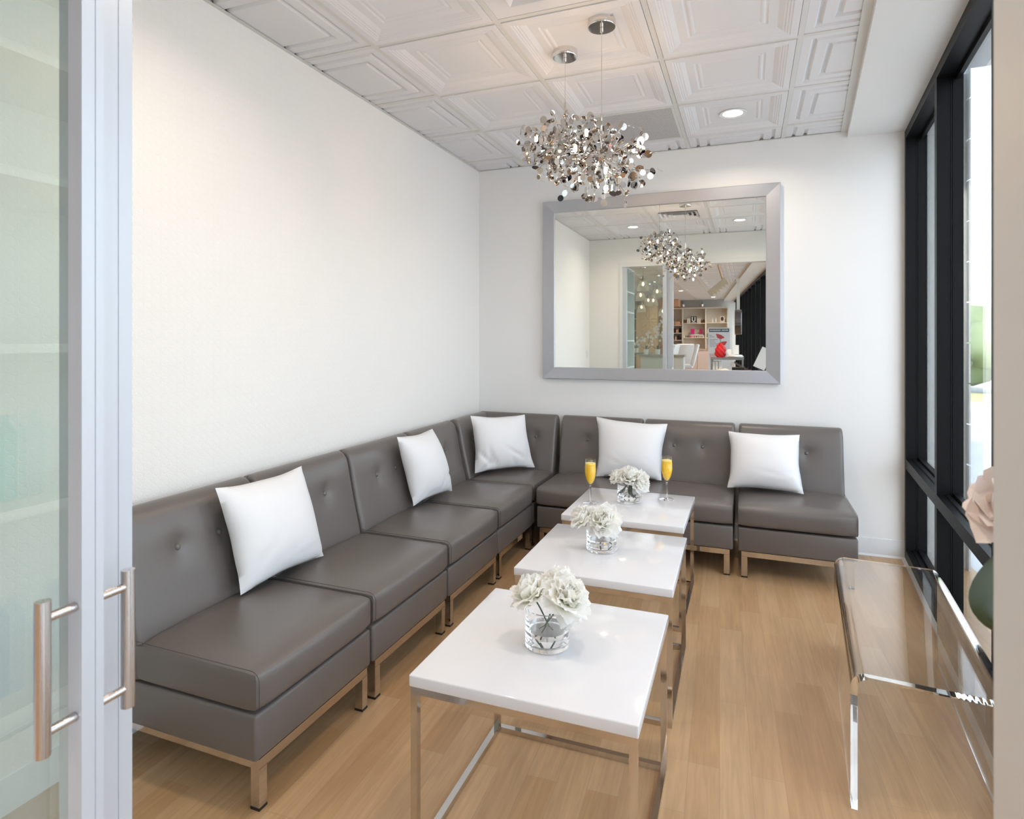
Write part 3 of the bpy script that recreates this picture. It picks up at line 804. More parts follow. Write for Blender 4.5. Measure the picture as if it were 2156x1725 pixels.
def peony(label, base_loc, head, tilt, size, seed, vase_c, leaf=False, droop=False, opened=1.0):
    """head: bloom centre; the stem bends down into the vase."""
    rnd = random.Random(seed)
    head = Vector(head); root = thing('peony', label, 'flower', base_loc, group='white peonies in glass vases')
    base = Vector(base_loc)
    b = new_bm(); lay = b.verts.layers.float.new('petal'); S = size
    for cnt, ang0, ang1, L_, Wd, cup, ruf, r0, z0, val in ((7, 54, 90, .062, .027, .5, .005, .006, -.012, 1.0), (7, 40, 74, .060, .027, .6, .006, .006, -.008, 1.0), (7, 26, 52, .056, .026, .8, .007, .006, -.004, .95), (6, 10, 20, .052, .022, .9, .008, .006, .0, .9), (5, 4, -22, .046, .017, .9, .007, .006, .002, .75), (4, 0, -40, .036, .012, .8, .006, .003, .004, .6)):
        off = rnd.uniform(0, 6.3)
        for i in range(cnt):
            petal(b, lay, L_*S*rnd.uniform(.88, 1.12), Wd*S*rnd.uniform(.9, 1.12), radians(ang0*opened+rnd.uniform(-8, 8)), radians(ang1*opened+rnd.uniform(-14, 14)), off+2*pi*i/cnt+rnd.uniform(-.15, .15), cup, ruf*S, r0, z0*S, rnd, val)
    if droop:
        for k in range(3):
            petal(b, lay, .058*S, .024*S, radians(75), radians(160), radians(-60+35*k), .4, .006, .01, -.01, rnd, 1.0)
    q = Vector((0, 0, 1)).rotation_difference(Vector(tilt).normalized()).to_matrix().to_4x4()
    mtx = Matrix.Translation(head-base) @ q
    for v in b.verts: v.co = mtx @ v.co
    bl = obj('bloom', b, M_petal, root, smooth=80)
    st = new_bm(); vc = Vector(vase_c); d_ = (head-vc); d_.z = 0
    bottom = vc-d_*.45; bottom.z = .518
    hz = head-Vector(tilt).normalized()*.012*S
    p1 = Vector((vc.x+d_.x*.35, vc.y+d_.y*.35, .60))
    pts = [(1-u)**2*bottom+2*u*(1-u)*p1+u*u*hz-base for u in [k/10 for k in range(11)]]
    add_tube(st, pts, .0022, 8); obj('stem', st, M_stem, root, smooth=60)
    if leaf:
        for k in range(3):
            lf_ = new_bm(); g = []
            aim = Vector((rnd.uniform(-.5, .5), rnd.uniform(-1, -.2), 0)).normalized(); o0 = vc+Vector((0, 0, .085))
            side = Vector((-aim.y, aim.x, 0))
            for i in range(9):
                s = i/8; w = .019*sin(pi*min(1, s*.96+.02))**.8
                c_ = o0+aim*(.052*s)+Vector((0, 0, -.052*s-.01*sin(pi*s)))+Vector(((k-1)*.014, 0, 0))
                g.append([lf_.verts.new(c_+side*w*t_+Vector((0, 0, .006*abs(t_)))-base) for t_ in (-1, -.5, 0, .5, 1)])
            for i in range(8):
                for j in range(4): lf_.faces.new((g[i][j], g[i][j+1], g[i+1][j+1], g[i+1][j]))
            obj('leaf', lf_, M_leaf, root, smooth=60)
V1, V2, V3 = (1.480, -2.791, .5), (1.449, -1.944, .5), (1.422, -1.148, .5)
def up(v): return (v[0], v[1], .520)
peony('white peony bloom at the left of the nearest vase', up(V1), (1.446, -2.812, .640), (-.55, -.25, 1), 1.08, 1, V1)
peony('white peony bloom at the right of the nearest vase, petals drooping over the rim', up(V1), (1.538, -2.795, .640), (.6, -.45, .9), 1.12, 2, V1, droop=True)
peony('white peony bloom at the back of the nearest vase, highest of its three', up(V1), (1.505, -2.755, .655), (.1, .35, 1), 1.0, 3, V1)
peony('half-open white peony leaning left out of the middle vase', up(V2), (1.385, -1.980, .630), (-.75, -.35, .8), 1.0, 4, V2)
peony('full round white peony facing front in the middle vase', up(V2), (1.466, -1.975, .625), (.1, -.8, .75), 1.22, 5, V2, droop=True)
peony('small white peony leaning left out of the farthest vase', up(V3), (1.372, -1.180, .632), (-.7, -.3, .7), .82, 6, V3, leaf=True)
peony('white peony at the middle of the farthest vase', up(V3), (1.430, -1.170, .632), (.0, -.4, 1), 1.12, 7, V3, opened=1.05)
peony('white peony drooping right out of the farthest vase', up(V3), (1.472, -1.165, .614), (.7, -.55, .6), 1.05, 8, V3, droop=True)

# ---------------------------------------------------------------- juice glasses
def flute(label, x, y):
    t = thing('champagne_flute', label, 'glass', (x, y, .500), group='stemmed glasses of orange juice')
    b = new_bm()
    add_lathe(b, [(0, .0965), (.0060, .0965), (.0135, .108), (.0230, .128), (.0292, .152), (.0312, .175), (.0300, .205), (.0265, .240), (.0255, .2400), (.0288, .205), (.0299, .175), (.0279, .153), (.0217, .130), (.0120, .111), (0, .102)], 48)
    obj('bowl', b, M_vase, t, smooth=50)
    b = new_bm(); add_lathe(b, [(0, .0115), (.0050, .0115), (.0042, .030), (.0042, .080), (.0056, .0950), (0, .0950)], 24); obj('stem', b, M_glass, t, smooth=50)
    b = new_bm(); add_lathe(b, [(0, .0006), (.040, .0006), (.0405, .0022), (.034, .0042), (.012, .0068), (.0050, .0105), (0, .0105)], 40); obj('foot', b, M_glass, t, smooth=50)
    b = new_bm(); j = [(0, .1025), (.0117, .1116), (.0213, .1303), (.0275, .1531), (.0295, .175), (.0284, .205), (.0276, .214)]
    add_lathe(b, j+[(0, .214)], 40); ju = obj('juice', b, M_juice, t, smooth=50)
    b = new_bm(); add_lathe(b, [(0, .2142), (.0274, .2142), (.0268, .2195), (0, .2195)], 40); obj('foam', b, M_foam, ju, smooth=50)
    return t
f0 = flute('stemmed glass of orange juice on the left side of the far table', 1.230, -1.254)
dup(f0, 'stemmed glass of orange juice on the window side of the far table', (1.607, -1.023, .5))

# ---------------------------------------------------------------- clear acrylic bench
be = thing('acrylic_bench', 'clear acrylic waterfall bench standing along the window', 'bench', (2.553, -1.930, 0), -TH)
ow, hh, tk, rb = .203, .408, .0185, .045
def upath(o):
    pts = [(-ow+o, 0)]
    for k in range(13):
        a = radians(180-90*k/12); r = rb-o; pts.append((-ow+rb+r*cos(a), hh-rb+r*sin(a)))
    for k in range(13):
        a = radians(90-90*k/12); r = rb-o; pts.append((ow-rb+r*cos(a), hh-rb+r*sin(a)))
    pts.append((ow-o, 0)); return pts
outer, inner = upath(0), upath(tk)
bm = new_bm(); HL = .528; n = len(outer)
va = [[bm.verts.new((x, y, z)) for x, z in outer] for y in (-HL, HL)]; vb = [[bm.verts.new((x, y, z)) for x, z in inner] for y in (-HL, HL)]
for i in range(n-1):
    bm.faces.new((va[0][i], va[1][i], va[1][i+1], va[0][i+1])); bm.faces.new((vb[0][i], vb[0][i+1], vb[1][i+1], vb[1][i]))
    bm.faces.new((va[0][i], va[0][i+1], vb[0][i+1], vb[0][i])); bm.faces.new((va[1][i], vb[1][i], vb[1][i+1], va[1][i+1]))
bm.faces.new((va[0][0], vb[0][0], vb[1][0], va[1][0])); bm.faces.new((va[0][-1], va[1][-1], vb[1][-1], vb[0][-1]))
for v in bm.verts: v.co.z += .0008
obj('bent_sheet', bm, M_acryl, be, smooth=30)

# ---------------------------------------------------------------- magnolia stem in the corner behind the jamb
mv = thing('floor_vase', 'tall white floor vase behind the right-hand door jamb', 'vase', (2.46, -3.56, 0))
bm = new_bm(); add_lathe(bm, [(0, .001), (.085, .001), (.095, .02), (.10, .35), (.075, .62), (.05, .72), (.058, .76), (.050, .76), (.043, .72), (.066, .62), (0, .55)], 40)
obj('vase_body', bm, M_white, mv, smooth=50)
mg = thing('magnolia_branch', 'blush magnolia bloom with dark green leaf at the right door jamb', 'flower', (2.46, -3.56, .60))
B0 = Vector((2.46, -3.56, .60))
bm = new_bm(); add_tube(bm, [Vector(p)-B0 for p in ((2.46, -3.56, .585), (2.45, -3.54, .85), (2.41, -3.47, 1.02), (2.395, -3.44, 1.15))], .005, 8); obj('stem', bm, M_stem, mg, smooth=60)
bm = new_bm(); lay = bm.verts.layers.float.new('petal'); rnd = random.Random(5)
for cnt, a0, a1, L_, Wd in ((5, 40, 95, .082, .040), (5, 22, 60, .078, .038), (4, 5, 15, .07, .03)):
    for i in range(cnt): petal(bm, lay, L_, Wd, radians(a0), radians(a1+rnd.uniform(-12, 12)), 2*pi*i/cnt+rnd.uniform(-.3, .3), .7, .003, .004, 0, rnd, 1)
q = Vector((0, 0, 1)).rotation_difference(Vector((-.5, -.5, .7)).normalized()).to_matrix().to_4x4()
for v in bm.verts: v.co = (Vector((2.395, -3.440, 1.140))-B0)+(q @ v.co)
obj('bloom', bm, M_pink, mg, smooth=80)
bm = new_bm(); lay = bm.verts.layers.float.new('petal')
for i in range(4): petal(bm, lay, .05, .026, radians(10), radians(-10), 2*pi*i/4, .9, .002, .004, 0, rnd, 1)
for v in bm.verts: v.co = (Vector((2.425, -3.43, 1.195))-B0)+v.co
obj('bud', bm, M_pink, mg, smooth=80)
bm = new_bm(); g = []
for i in range(13):
    s = i/12; w = .062*sin(pi*min(1, .03+s*.95))**.75
    c_ = Vector((2.389, -3.424, 1.110))+Vector((-.030, -.012, -.135))*s+Vector((-.012, -.01, 0))*sin(pi*s)
    g.append([bm.verts.new(c_+Vector((.80, .6, 0)).normalized()*w*t_+Vector((.0, .012, 0))*t_*t_-B0) for t_ in (-1, -.66, -.33, 0, .33, .66, 1)])
for i in range(12):
    for j in range(6): bm.faces.new((g[i][j], g[i][j+1], g[i+1][j+1], g[i+1][j]))
obj('leaf', bm, M_leafd, mg, smooth=60)

# ---------------------------------------------------------------- salon beyond the doorway (what the mirror and the door glass show)
def part_box(name, parent, mat, *a, bevel=0):
    return obj(name, box_bm(*a, bevel=bevel), mat, parent)
def single(name, label, cat, bm, mat, group=None, loc=None, rotz=None, smooth=None):
    o = obj(name, bm, mat, smooth=smooth, loc=loc, rotz=rotz); return tag(o, label, cat, group)
def bottle(label, x, y, z, r, h, mat, group, capm=None):
    t = thing('bottle', label, 'bottle', (x, y, z), group=group)
    b = new_bm(); add_lathe(b, [(0, 0), (r, 0), (r, h*.68), (r*.45, h*.80), (r*.45, h*.86), (0, h*.86)], 16); obj('bottle_body', b, mat, t, smooth=50)
    b = new_bm(); add_lathe(b, [(0, h*.86), (r*.5, h*.86), (r*.5, h), (0, h)], 12); obj('cap', b, capm or M_white, t, smooth=50)
    return t
po_ = thing('power_outlet', 'white wall outlet low on the papered wall near the front wall', 'outlet', (0, -3.58, 1.19))
part_box('cover_plate', po_, M_white, .0005, .006, -.035, .035, -.058, .058, bevel=.002)
for z in (-.022, .022): part_box('socket', po_, M_aluf, .006, .008, -.016, .016, z-.014, z+.014)
# retail unit just outside the sliding door, facing the window
ru = thing('retail_shelf_unit', 'white retail shelf unit outside the sliding door, panelled base cupboard', 'shelf unit', (0, 0, 0))
part_box('side_panel', ru, M_white, .10, .46, -3.90, -3.88, 0, 2.42); part_box('side_panel', ru, M_white, .10, .46, -4.62, -4.60, 0, 2.42)
part_box('back_panel', ru, M_white, .08, .10, -4.62, -3.88, 0, 2.42)
for z in (2.39, 2.06, 1.775, 1.37, .99): part_box('shelf', ru, M_white, .10, .465, -4.60, -3.90, z-.011, z+.011)
part_box('counter_top', ru, M_white, .10, .52, -4.63, -3.87, .54, .57)
cb = part_box('base_cupboard', ru, M_white, .10, .47, -4.62, -3.88, 0, .54)
for y0, y1 in ((-4.58, -4.26), (-4.24, -3.92)):
    b = new_bm()
    for a in ((y0, y0+.05, .06, .50), (y1-.05, y1, .06, .50), (y0+.05, y1-.05, .06, .11), (y0+.05, y1-.05, .45, .50)): add_box(b, .47, .488, *a)
    add_box(b, .47, .476, y0+.05, y1-.05, .11, .45)
    obj('cupboard_door', b, M_white, ru)
for k, y in enumerate((-3.99, -4.08, -4.17)): bottle('teal bottle with white cap on the retail shelf by the sliding door', .34, y, 1.0025, .030, .24, M_teal, 'teal bottles by the sliding door')
for k, y in enumerate((-3.99, -4.09)):
    o = bottle('blue tube bottle standing on the retail unit counter by the sliding door', .41, y, .5715, .034, .26, M_blue, 'blue tubes by the sliding door')

# shelves on the far wall
YS = -17.4
sh = thing('wall_shelving', 'tall cream built-in shelving across the far salon wall', 'shelving', (0, YS, 0))
for x in (-.52, -.065, .70, 1.40): part_box('upright', sh, M_cream, x-.018, x+.018, -.12, .22, 1.07, 2.46)
part_box('back_panel', sh, M_cream, -.52, 1.42, -.14, -.12, 1.07, 2.46); part_box('top_board', sh, M_cream, -.54, 1.42, -.12, .23, 2.44, 2.48)
for x0, x1, zs in ((-.50, -.083, (1.88, 1.615, 1.37)), (-.047, .682, (1.95, 1.455)), (.718, 1.382, (1.96, 1.62, 1.455))):
    for z in zs: part_box('shelf', sh, M_cream, x0, x1, -.12, .20, z-.022, z)
lc = thing('base_cabinet_run', 'pale pinkish base cabinets under the far wall shelving', 'cabinet', (0, YS, 0))
part_box('worktop', lc, M_tan, -.56, 1.44, -.13, .36, 1.03, 1.065)
for k in range(4):
    x0 = -.54+k*.49; part_box('cabinet_door', lc, pbr('blush_cabinet', rgb(226, 206, 198), .5), x0, x0+.48, -.12, .33, 0, 1.03)
ys = YS+.06
for x in (-.01, .05): bottle('amber bottle with white top at one end of the upper middle shelf', x, ys, 1.95, .026, .15, M_brown, 'amber bottles at the pink handbag end')
for x in (.56, .62): bottle('amber bottle with white top at the other end of the upper middle shelf', x, ys, 1.95, .026, .15, M_brown, 'amber bottles at the window end')
for x0, lab in ((.075, 'cream carton to one side of the black letter card, amber bottle end'), (.135, 'cream carton touching the black letter card, amber bottle end'), (.41, 'cream carton touching the black letter card, window end'), (.475, 'cream carton second from the black letter card, window end')):
    single('carton', lab, 'box', box_bm(x0, x0+.055, ys-.04, ys+.04, 1.95, 2.12), M_cream, 'cream cartons on the upper middle shelf')
uc = thing('letter_card', 'black display card with a large white letter U on the upper middle shelf', 'sign', (.295, ys, 1.95))
part_box('card', uc, M_black2, -.095, .095, -.01, .03, 0, .235)
b = new_bm(); ring = []
for k in range(13):
    a = pi+pi*k/12; ring.append((.042*cos(a), .095+.042*sin(a)))
ro = [(-.062, .205)]+[(.062*cos(pi+pi*k/12), .105+.062*sin(pi+pi*k/12)) for k in range(13)]+[(.062, .205)]
ri = [(-.028, .205)]+[(.028*cos(pi+pi*k/12), .105+.028*sin(pi+pi*k/12)) for k in range(13)]+[(.028, .205)]
for i in range(len(ro)-1):
    q = [b.verts.new((x, .032, z)) for x, z in (ro[i], ro[i+1], ri[i+1], ri[i])]; b.faces.new(q)
for xs_ in (-.045, .045): add_box(b, xs_-.028, xs_+.028, .031, .033, .198, .210)
obj('letter', b, M_white, uc)
part_box('base_strip', uc, M_white, -.075, .075, .03, .033, .012, .03)
single('display_box', 'bright pink display box above the row of nail polish', 'box', box_bm(.20, .32, ys-.05, ys+.02, 1.57, 1.75, bevel=.004), M_magenta)
single('display_box', 'dark raspberry display box nearer the window on the lower middle shelf', 'box', box_bm(.48, .59, ys-.05, ys+.02, 1.57, 1.735, bevel=.004), pbr('raspberry_card', rgb(176, 40, 96), .5))
part_box('riser', sh, M_white, .19, .60, -.02, .06, 1.455, 1.57)
cols = [(rgb(236, 232, 226)), rgb(30, 28, 34), rgb(30, 28, 34), rgb(205, 30, 70), rgb(205, 30, 70), rgb(215, 50, 110), rgb(205, 30, 70), rgb(40, 36, 44), rgb(150, 112, 66), rgb(160, 120, 70), rgb(196, 160, 96), rgb(236, 232, 226)]
nm_ = ['white', 'black', 'black', 'red', 'red', 'pink', 'red', 'black', 'gold', 'gold', 'gold', 'white']
for i, c in enumerate(cols):
    bottle('small %s polish bottle in the row on the lower middle shelf' % nm_[i], -.01+i*.058, ys+.10, 1.455, .016, .085, pbr('polish_'+nm_[i], c, .2), 'small %s polish bottles' % nm_[i])
pf = thing('portrait_card', 'display card with a brown-haired head on the top shelf nearest the window', 'picture', (1.235, ys, 1.96))
part_box('card', pf, M_white, -.075, .075, -.01, .01, 0, .215)
b = new_bm(); add_lathe(b, [(0, -.003), (.042, -.002), (.045, .001), (0, .003)], 20)
for v in b.verts: v.co = Matrix.Translation((-.01, .012, .125)) @ Matrix.Rotation(pi/2, 4, 'X') @ Matrix.Diagonal((1, 1.6, 1, 1)) @ v.co
obj('head_print', b, pbr('hair_print', rgb(92, 58, 44), .6), pf)
for x in (.91, 1.02): bottle('slim white bottle on the shelf beside the portrait card', x, ys, 1.96, .026, .17, M_white, 'slim white bottles')
hb = thing('handbag', 'peach handbag with a round handle on the end shelf of the far wall', 'bag', (-.225, ys+.03, 1.88))
obj('bag_body', box_bm(-.11, .11, -.05, .05, 0, .135, bevel=.012), M_beige, hb, smooth=40)
b = new_bm(); add_tube(b, [(.055*cos(pi*k/12), 0, .13+.085*sin(pi*k/12)) for k in range(13)], .007, 8); obj('handle', b, M_tan, hb, smooth=60)
single('carton', 'white carton with warm print beside the peach handbag', 'box', box_bm(-.48, -.36, ys-.04, ys+.05, 1.88, 2.01), M_white)
for z, n_, w_ in ((1.615, 4, .09), (1.37, 5, .07), (1.066, 4, .09)):
    for i in range(n_):
        lv = {1.615: 'upper', 1.37: 'middle', 1.066: 'bottom'}[z]
        single('cosmetic_pack', 'dark cosmetics pack on the %s of the end shelves' % lv, 'pack', box_bm(-.49+i*(.40/n_), -.49+i*(.40/n_)+w_*.85, ys-.05, ys+.04, z, z+(.16 if i % 2 else .11)), [M_black2, pbr('plum_pack', rgb(90, 56, 62), .4), M_beige][i % 3], 'cosmetics on the %s end shelf' % lv)
for i in range(3): single('carton', 'small pale carton on the shelf hidden behind the poster', 'box', box_bm(.76+i*.10, .83+i*.10, ys-.03, ys+.05, 1.62, 1.74), M_white, 'cartons behind the poster')
# bulkhead and spots
bh = thing('bulkhead_box', 'warm lit square bulkhead hanging above the end shelves', 'bulkhead', (-.75, -16.9, 2.50)); part_box('bulkhead_shell', bh, M_beige, -.6, .62, -.5, .25, 0, .24)
for x, lab in ((-.05, 'brass spotlight on the wall above the end shelf upright'), (.57, 'brass spotlight on the wall above the middle shelves')):
    t = thing('wall_spotlight', lab, 'spotlight', (x, -17.2, 2.56), group='spotlights over the shelving')
    b = new_bm(); add_tube(b, [(0, -.30, .08), (0, -.1, .11), (0, 0, .05)], .012, 8); obj('arm', b, M_tan, t, smooth=60)
    b = new_bm(); add_lathe(b, [(0, -.05), (.06, -.05), (.065, .03), (.03, .06), (0, .06)], 18); obj('lamp_head', b, M_steel, t, smooth=50)
# poster banner
po = thing('poster_stand', 'tall white poster banner with three poppies', 'poster', (1.365, -11.5, 0))
part_box('banner', po, pbr('poster_paper', rgb(226, 230, 238), .5), -.255, .255, -.012, 0, .10, 1.68); part_box('base', po, M_grey, -.27, .27, -.12, .12, 0, .10)
part_box('header_band', po, M_slate, -.235, .235, 0, .004, 1.575, 1.655)
b = new_bm()
for k in range(17): add_box(b, -.215+k*.0255, -.215+k*.0255+(.017 if k % 3 else .02), .004, .006, 1.602, 1.632) if k != 10 else None
obj('header_lettering', b, M_white, po)
b = new_bm()
for i, (zz, w_) in enumerate(((1.49, .05), (1.455, .11), (1.385, .19), (1.35, .13), (1.318, .15), (1.284, .21), (1.25, .20), (1.215, .15))): add_box(b, -.225, -.225+w_, 0, .003, zz-.006, zz+.006)
obj('text_lines', b, M_ink, po)
b = new_bm()
for i, (zz, w_) in enumerate(((1.02, .15), (.985, .17), (.95, .15))): add_box(b, -.225, -.225+w_, 0, .003, zz-.006, zz+.006)
obj('text_lines', b, M_poppy, po)
for fx, fz, ang, sc in ((.02, 1.46, -25, 1.0), (.09, 1.29, 12, .95), (-.045, 1.10, 60, .8)):
    b = new_bm(); pts = []
    for k in range(24):
        a = 2*pi*k/24; r = .085*sc*(1+.14*sin(3*a)+.07*sin(5*a)); pts.append((r*1.15*cos(a), r*.62*sin(a)))
    a = radians(ang); pts = [(fx+p*cos(a)-q*sin(a), fz+p*sin(a)+q*cos(a)) for p, q in pts]
    add_prism(b, pts, 'y', 0, .005); obj('poppy', b, M_poppy, po)
b = new_bm(); add_tube(b, [(.02, .002, 1.42), (.05, .002, 1.3), (.04, .002, 1.1), (.05, .002, .98)], .005, 6); add_tube(b, [(-.045, .002, 1.05), (-.03, .002, .98)], .005, 6); obj('stems', b, M_slate, po)
# trolley with what lies on it
tr = thing('trolley', 'grey metal trolley in front of the poppy poster', 'trolley', (1.66, -8, 0))
part_box('top_shelf', tr, M_grey, -.30, .30, -.2, .2, 1.00, 1.04); part_box('lower_shelf', tr, M_grey, -.30, .30, -.2, .2, .72, .75)
for x in (-.28, .28):
    for y in (-.18, .18): part_box('leg', tr, M_grey, x-.015, x+.015, y-.015, y+.015, 0, 1.0)
for i in range(3): single('ring_binder', 'white folder standing on the trolley lower shelf', 'folder', box_bm(1.40+i*.06, 1.44+i*.06, -8.1, -7.86, .751, .97), M_white, 'folders on the trolley')
single('product_box', 'short white product box with orange edge on the trolley', 'box', box_bm(1.66, 1.74, -8.05, -7.95, 1.105, 1.20), M_white)
single('product_box', 'taller white product box nearest the window on the trolley', 'box', box_bm(1.78, 1.87, -8.06, -7.95, 1.105, 1.28), M_white)
def lump(name, label, cat, c, r, sq, mat, seed):
    b = new_bm(); bmesh.ops.create_icosphere(b, subdivisions=4, radius=1)
    for v in b.verts:
        p = v.co.copy(); k = 1+.12*sin(5*p.x+seed)*cos(4*p.y+2*seed)+.08*sin(11*p.z+7*p.x+seed); v.co = Vector((p.x*r[0]*k, p.y*r[1]*k, max(-sq, p.z*r[2]*k)+sq))
    return single(name, label, cat, b, mat, loc=c, smooth=60)
lump('folded_towel', 'white towel spread on the trolley top under the boxes', 'towel', (1.80, -7.98, 1.0405), (.15, .15, .034), .025, M_white, 1)
lump('red_cape', 'bright red salon cape heaped on the trolley top', 'cape', (1.535, -8.06, 1.041), (.10, .09, .17), .10, M_red, 4)
lump('towel_bundle', 'crumpled beige towel bundle in front of the trolley', 'towel', (1.60, -7.40, .70), (.13, .12, .09), .06, pbr('beige_towel', rgb(222, 208, 186), .8), 2)
st = thing('low_table', 'black side stand holding the beige towel bundle and tray', 'table', (1.74, -7.42, 0)); part_box('top', st, M_black2, -.28, .26, -.2, .2, .67, .70)
for x in (-.25, .23):
    for y in (-.17, .17): part_box('leg', st, M_black2, x-.015, x+.015, y-.015, y+.015, 0, .67)
single('tray_box', 'black tray box with pale front beside the beige towel bundle', 'box', box_bm(1.76, 1.97, -7.52, -7.30, .701, .88, bevel=.004), M_black2)
# white chairs
def salon_chair(label, x, y, rz):
    t = thing('salon_chair', label, 'chair', (x, y, 0), rz, 'white salon chairs')
    obj('seat', box_bm(-.24, .24, -.24, .24, .64, .74, bevel=.025), M_white, t, smooth=40)
    b = box_bm(-.23, .23, -.04, .04, 0, .58, bevel=.02)
    for v in b.verts: v.co = Matrix.Translation((0, -.22, .70)) @ Matrix.Rotation(radians(14), 4, 'X') @ v.co
    obj('backrest', b, M_white, t, smooth=40)
    b = new_bm(); add_lathe(b, [(0, 0), (.22, 0), (.22, .02), (.03, .05), (.03, .64), (0, .64)], 24); obj('pedestal', b, M_chrome, t, smooth=50)
    return t
ch = salon_chair('white padded chair seen side-on by the reception counter', .46, -12, radians(90))
dup(ch, 'white padded chair behind the side-on one, turned to the shelves', (.34, -12.9, 0), radians(160))
dup(ch, 'white padded chair nearest the sliding door stile in the mirror', (.02, -11.2, 0), radians(100))
bs = thing('brochure_stand', 'black tripod stand holding tilted white leaflets by the salon windows', 'stand', (2.19, -6.0, 0))
b = box_bm(-.09, .09, -.008, .008, 0, .34, bevel=.002)
for v in b.verts: v.co = Matrix.Translation((0, 0, .93)) @ Matrix.Rotation(radians(24), 4, 'Y') @ v.co
obj('leaflet_panel', b, M_white, bs)
for a in (20, 140, 260):
    b = new_bm(); add_tube(b, [(.26*cos(radians(a)), .26*sin(radians(a)), 0), (0, 0, .93)], .012, 8); obj('leg', b, M_black2, bs)
# reception
rc = thing('reception_counter', 'pale grey reception counter with a stone top', 'counter', (-.30, -10.1, 0))
part_box('front_panel', rc, pbr('counter_grey', rgb(196, 204, 202), .5), -.02, .95, -.3, .1, 0, .99); part_box('counter_top', rc, pbr('stone_top', rgb(150, 152, 146), .35), -.06, .98, -.36, .16, .99, 1.035)
dk = thing('display_table', 'dark topped display table behind the reception counter', 'table', (-.78, -12, 0))
part_box('top', dk, M_grey, -.45, .40, -.4, .4, 1.0, 1.04)
for x in (-.38, .33): part_box('leg', dk, M_grey, x-.03, x+.03, -.03, .03, 0, 1.0)
def orchid(label, x, y, z, hgt, n_, seed):
    rnd = random.Random(seed); t = thing('orchid', label, 'plant', (x, y, z), group='white flowering plants at reception')
    b = new_bm(); add_lathe(b, [(0, 0), (.05, 0), (.065, .12), (.058, .12), (0, .10)], 20); obj('pot', b, M_white, t, smooth=50)
    b = new_bm(); pts = [(.10*sin(k/8*1.6), 0, .1+hgt*k/8) for k in range(9)]; add_tube(b, pts, .006, 6); obj('stem', b, M_stem, t, smooth=60)
    b = new_bm()
    for k in range(n_):
        c_ = Vector(pts[3+k % 6])+Vector((rnd.uniform(-.11, .11), rnd.uniform(-.05, .05), rnd.uniform(-.06, .06)))
        for q in range(5):
            a = 2*pi*q/5; e = Vector((cos(a), .25, sin(a)))*.034; s_ = Vector((-sin(a), 0, cos(a)))*.017
            vs = [b.verts.new(c_), b.verts.new(c_+e*.6+s_), b.verts.new(c_+e), b.verts.new(c_+e*.6-s_)]; b.faces.new(vs)
    obj('blossoms', b, M_petal if False else M_white, t)
    b = new_bm()
    for q in range(6):
        a = q*1.05+.3; d_ = Vector((cos(a), sin(a), .7)); s_ = Vector((-sin(a), cos(a), 0))*.02
        p0 = Vector((0, 0, .1)); vs = [b.verts.new(p0), b.verts.new(p0+d_*.08+s_), b.verts.new(p0+d_*.17), b.verts.new(p0+d_*.08-s_)]; b.faces.new(vs)
    obj('leaves', b, M_leaf, t)
orchid('tall white flowering stalk on the reception counter', .05, -10.15, 1.035, .75, 26, 1)
orchid('shorter white orchid on the reception counter', -.22, -10.15, 1.035, .48, 18, 2)
orchid('small white orchid on the dark display table', -.75, -11.9, 1.04, .25, 12, 3)
# carved panel, dark shelving, timber wall
cp = thing('carved_panel', 'tan wall panel carved with looping flower outlines', 'panel', (-.68, -13.6, 0)); part_box('board', cp, M_tan, -.36, .36, -.05, 0, 0, 2.4)
for cz in (1.45, 1.95):
    b = new_bm()
    for q in range(8):
        a = 2*pi*q/8; c_ = Vector((.15*cos(a), .005, cz+.15*sin(a))); add_tube(b, [c_+Vector((.12*cos(a)*cos(th)-.05*sin(a)*sin(th), 0, .12*sin(a)*cos(th)+.05*cos(a)*sin(th))) for th in [2*pi*k/16 for k in range(17)]], .008, 5)
    obj('carving', b, M_tan, cp, smooth=60)
ds = thing('product_rack', 'dark brown product rack to the side of the carved panel', 'rack', (-1.45, -13.6, 0)); part_box('carcass', ds, pbr('dark_shelf', rgb(110, 100, 90), .5), -.42, .40, -.25, -.2, 0, 2.3)
for z in (.9, 1.3, 1.65, 2.0, 2.28): part_box('shelf', ds, pbr('shelf_edge', rgb(186, 170, 150), .5), -.42, .40, -.2, .05, z-.012, z+.012)
for z in (1.312, 1.662, 2.012):
    lv = {1.312: 'lowest', 1.662: 'middle', 2.012: 'top'}[z]
    for i in range(6): bottle('brown grey bottle on the %s shelf of the product rack' % lv, -1.80+i*.13, -13.67, z+.001, .04, .24, pbr('rack_bottle', rgb(140, 124, 112), .4), 'bottles on the product rack, %s shelf' % lv)
bm = new_bm(); add_box(bm, -.30, -.10, -13.9, -13.5, 0, 2.93); obj('wall_timber', bm, pbr('timber_wall', rgb(170, 122, 84), .6), kind='structure')
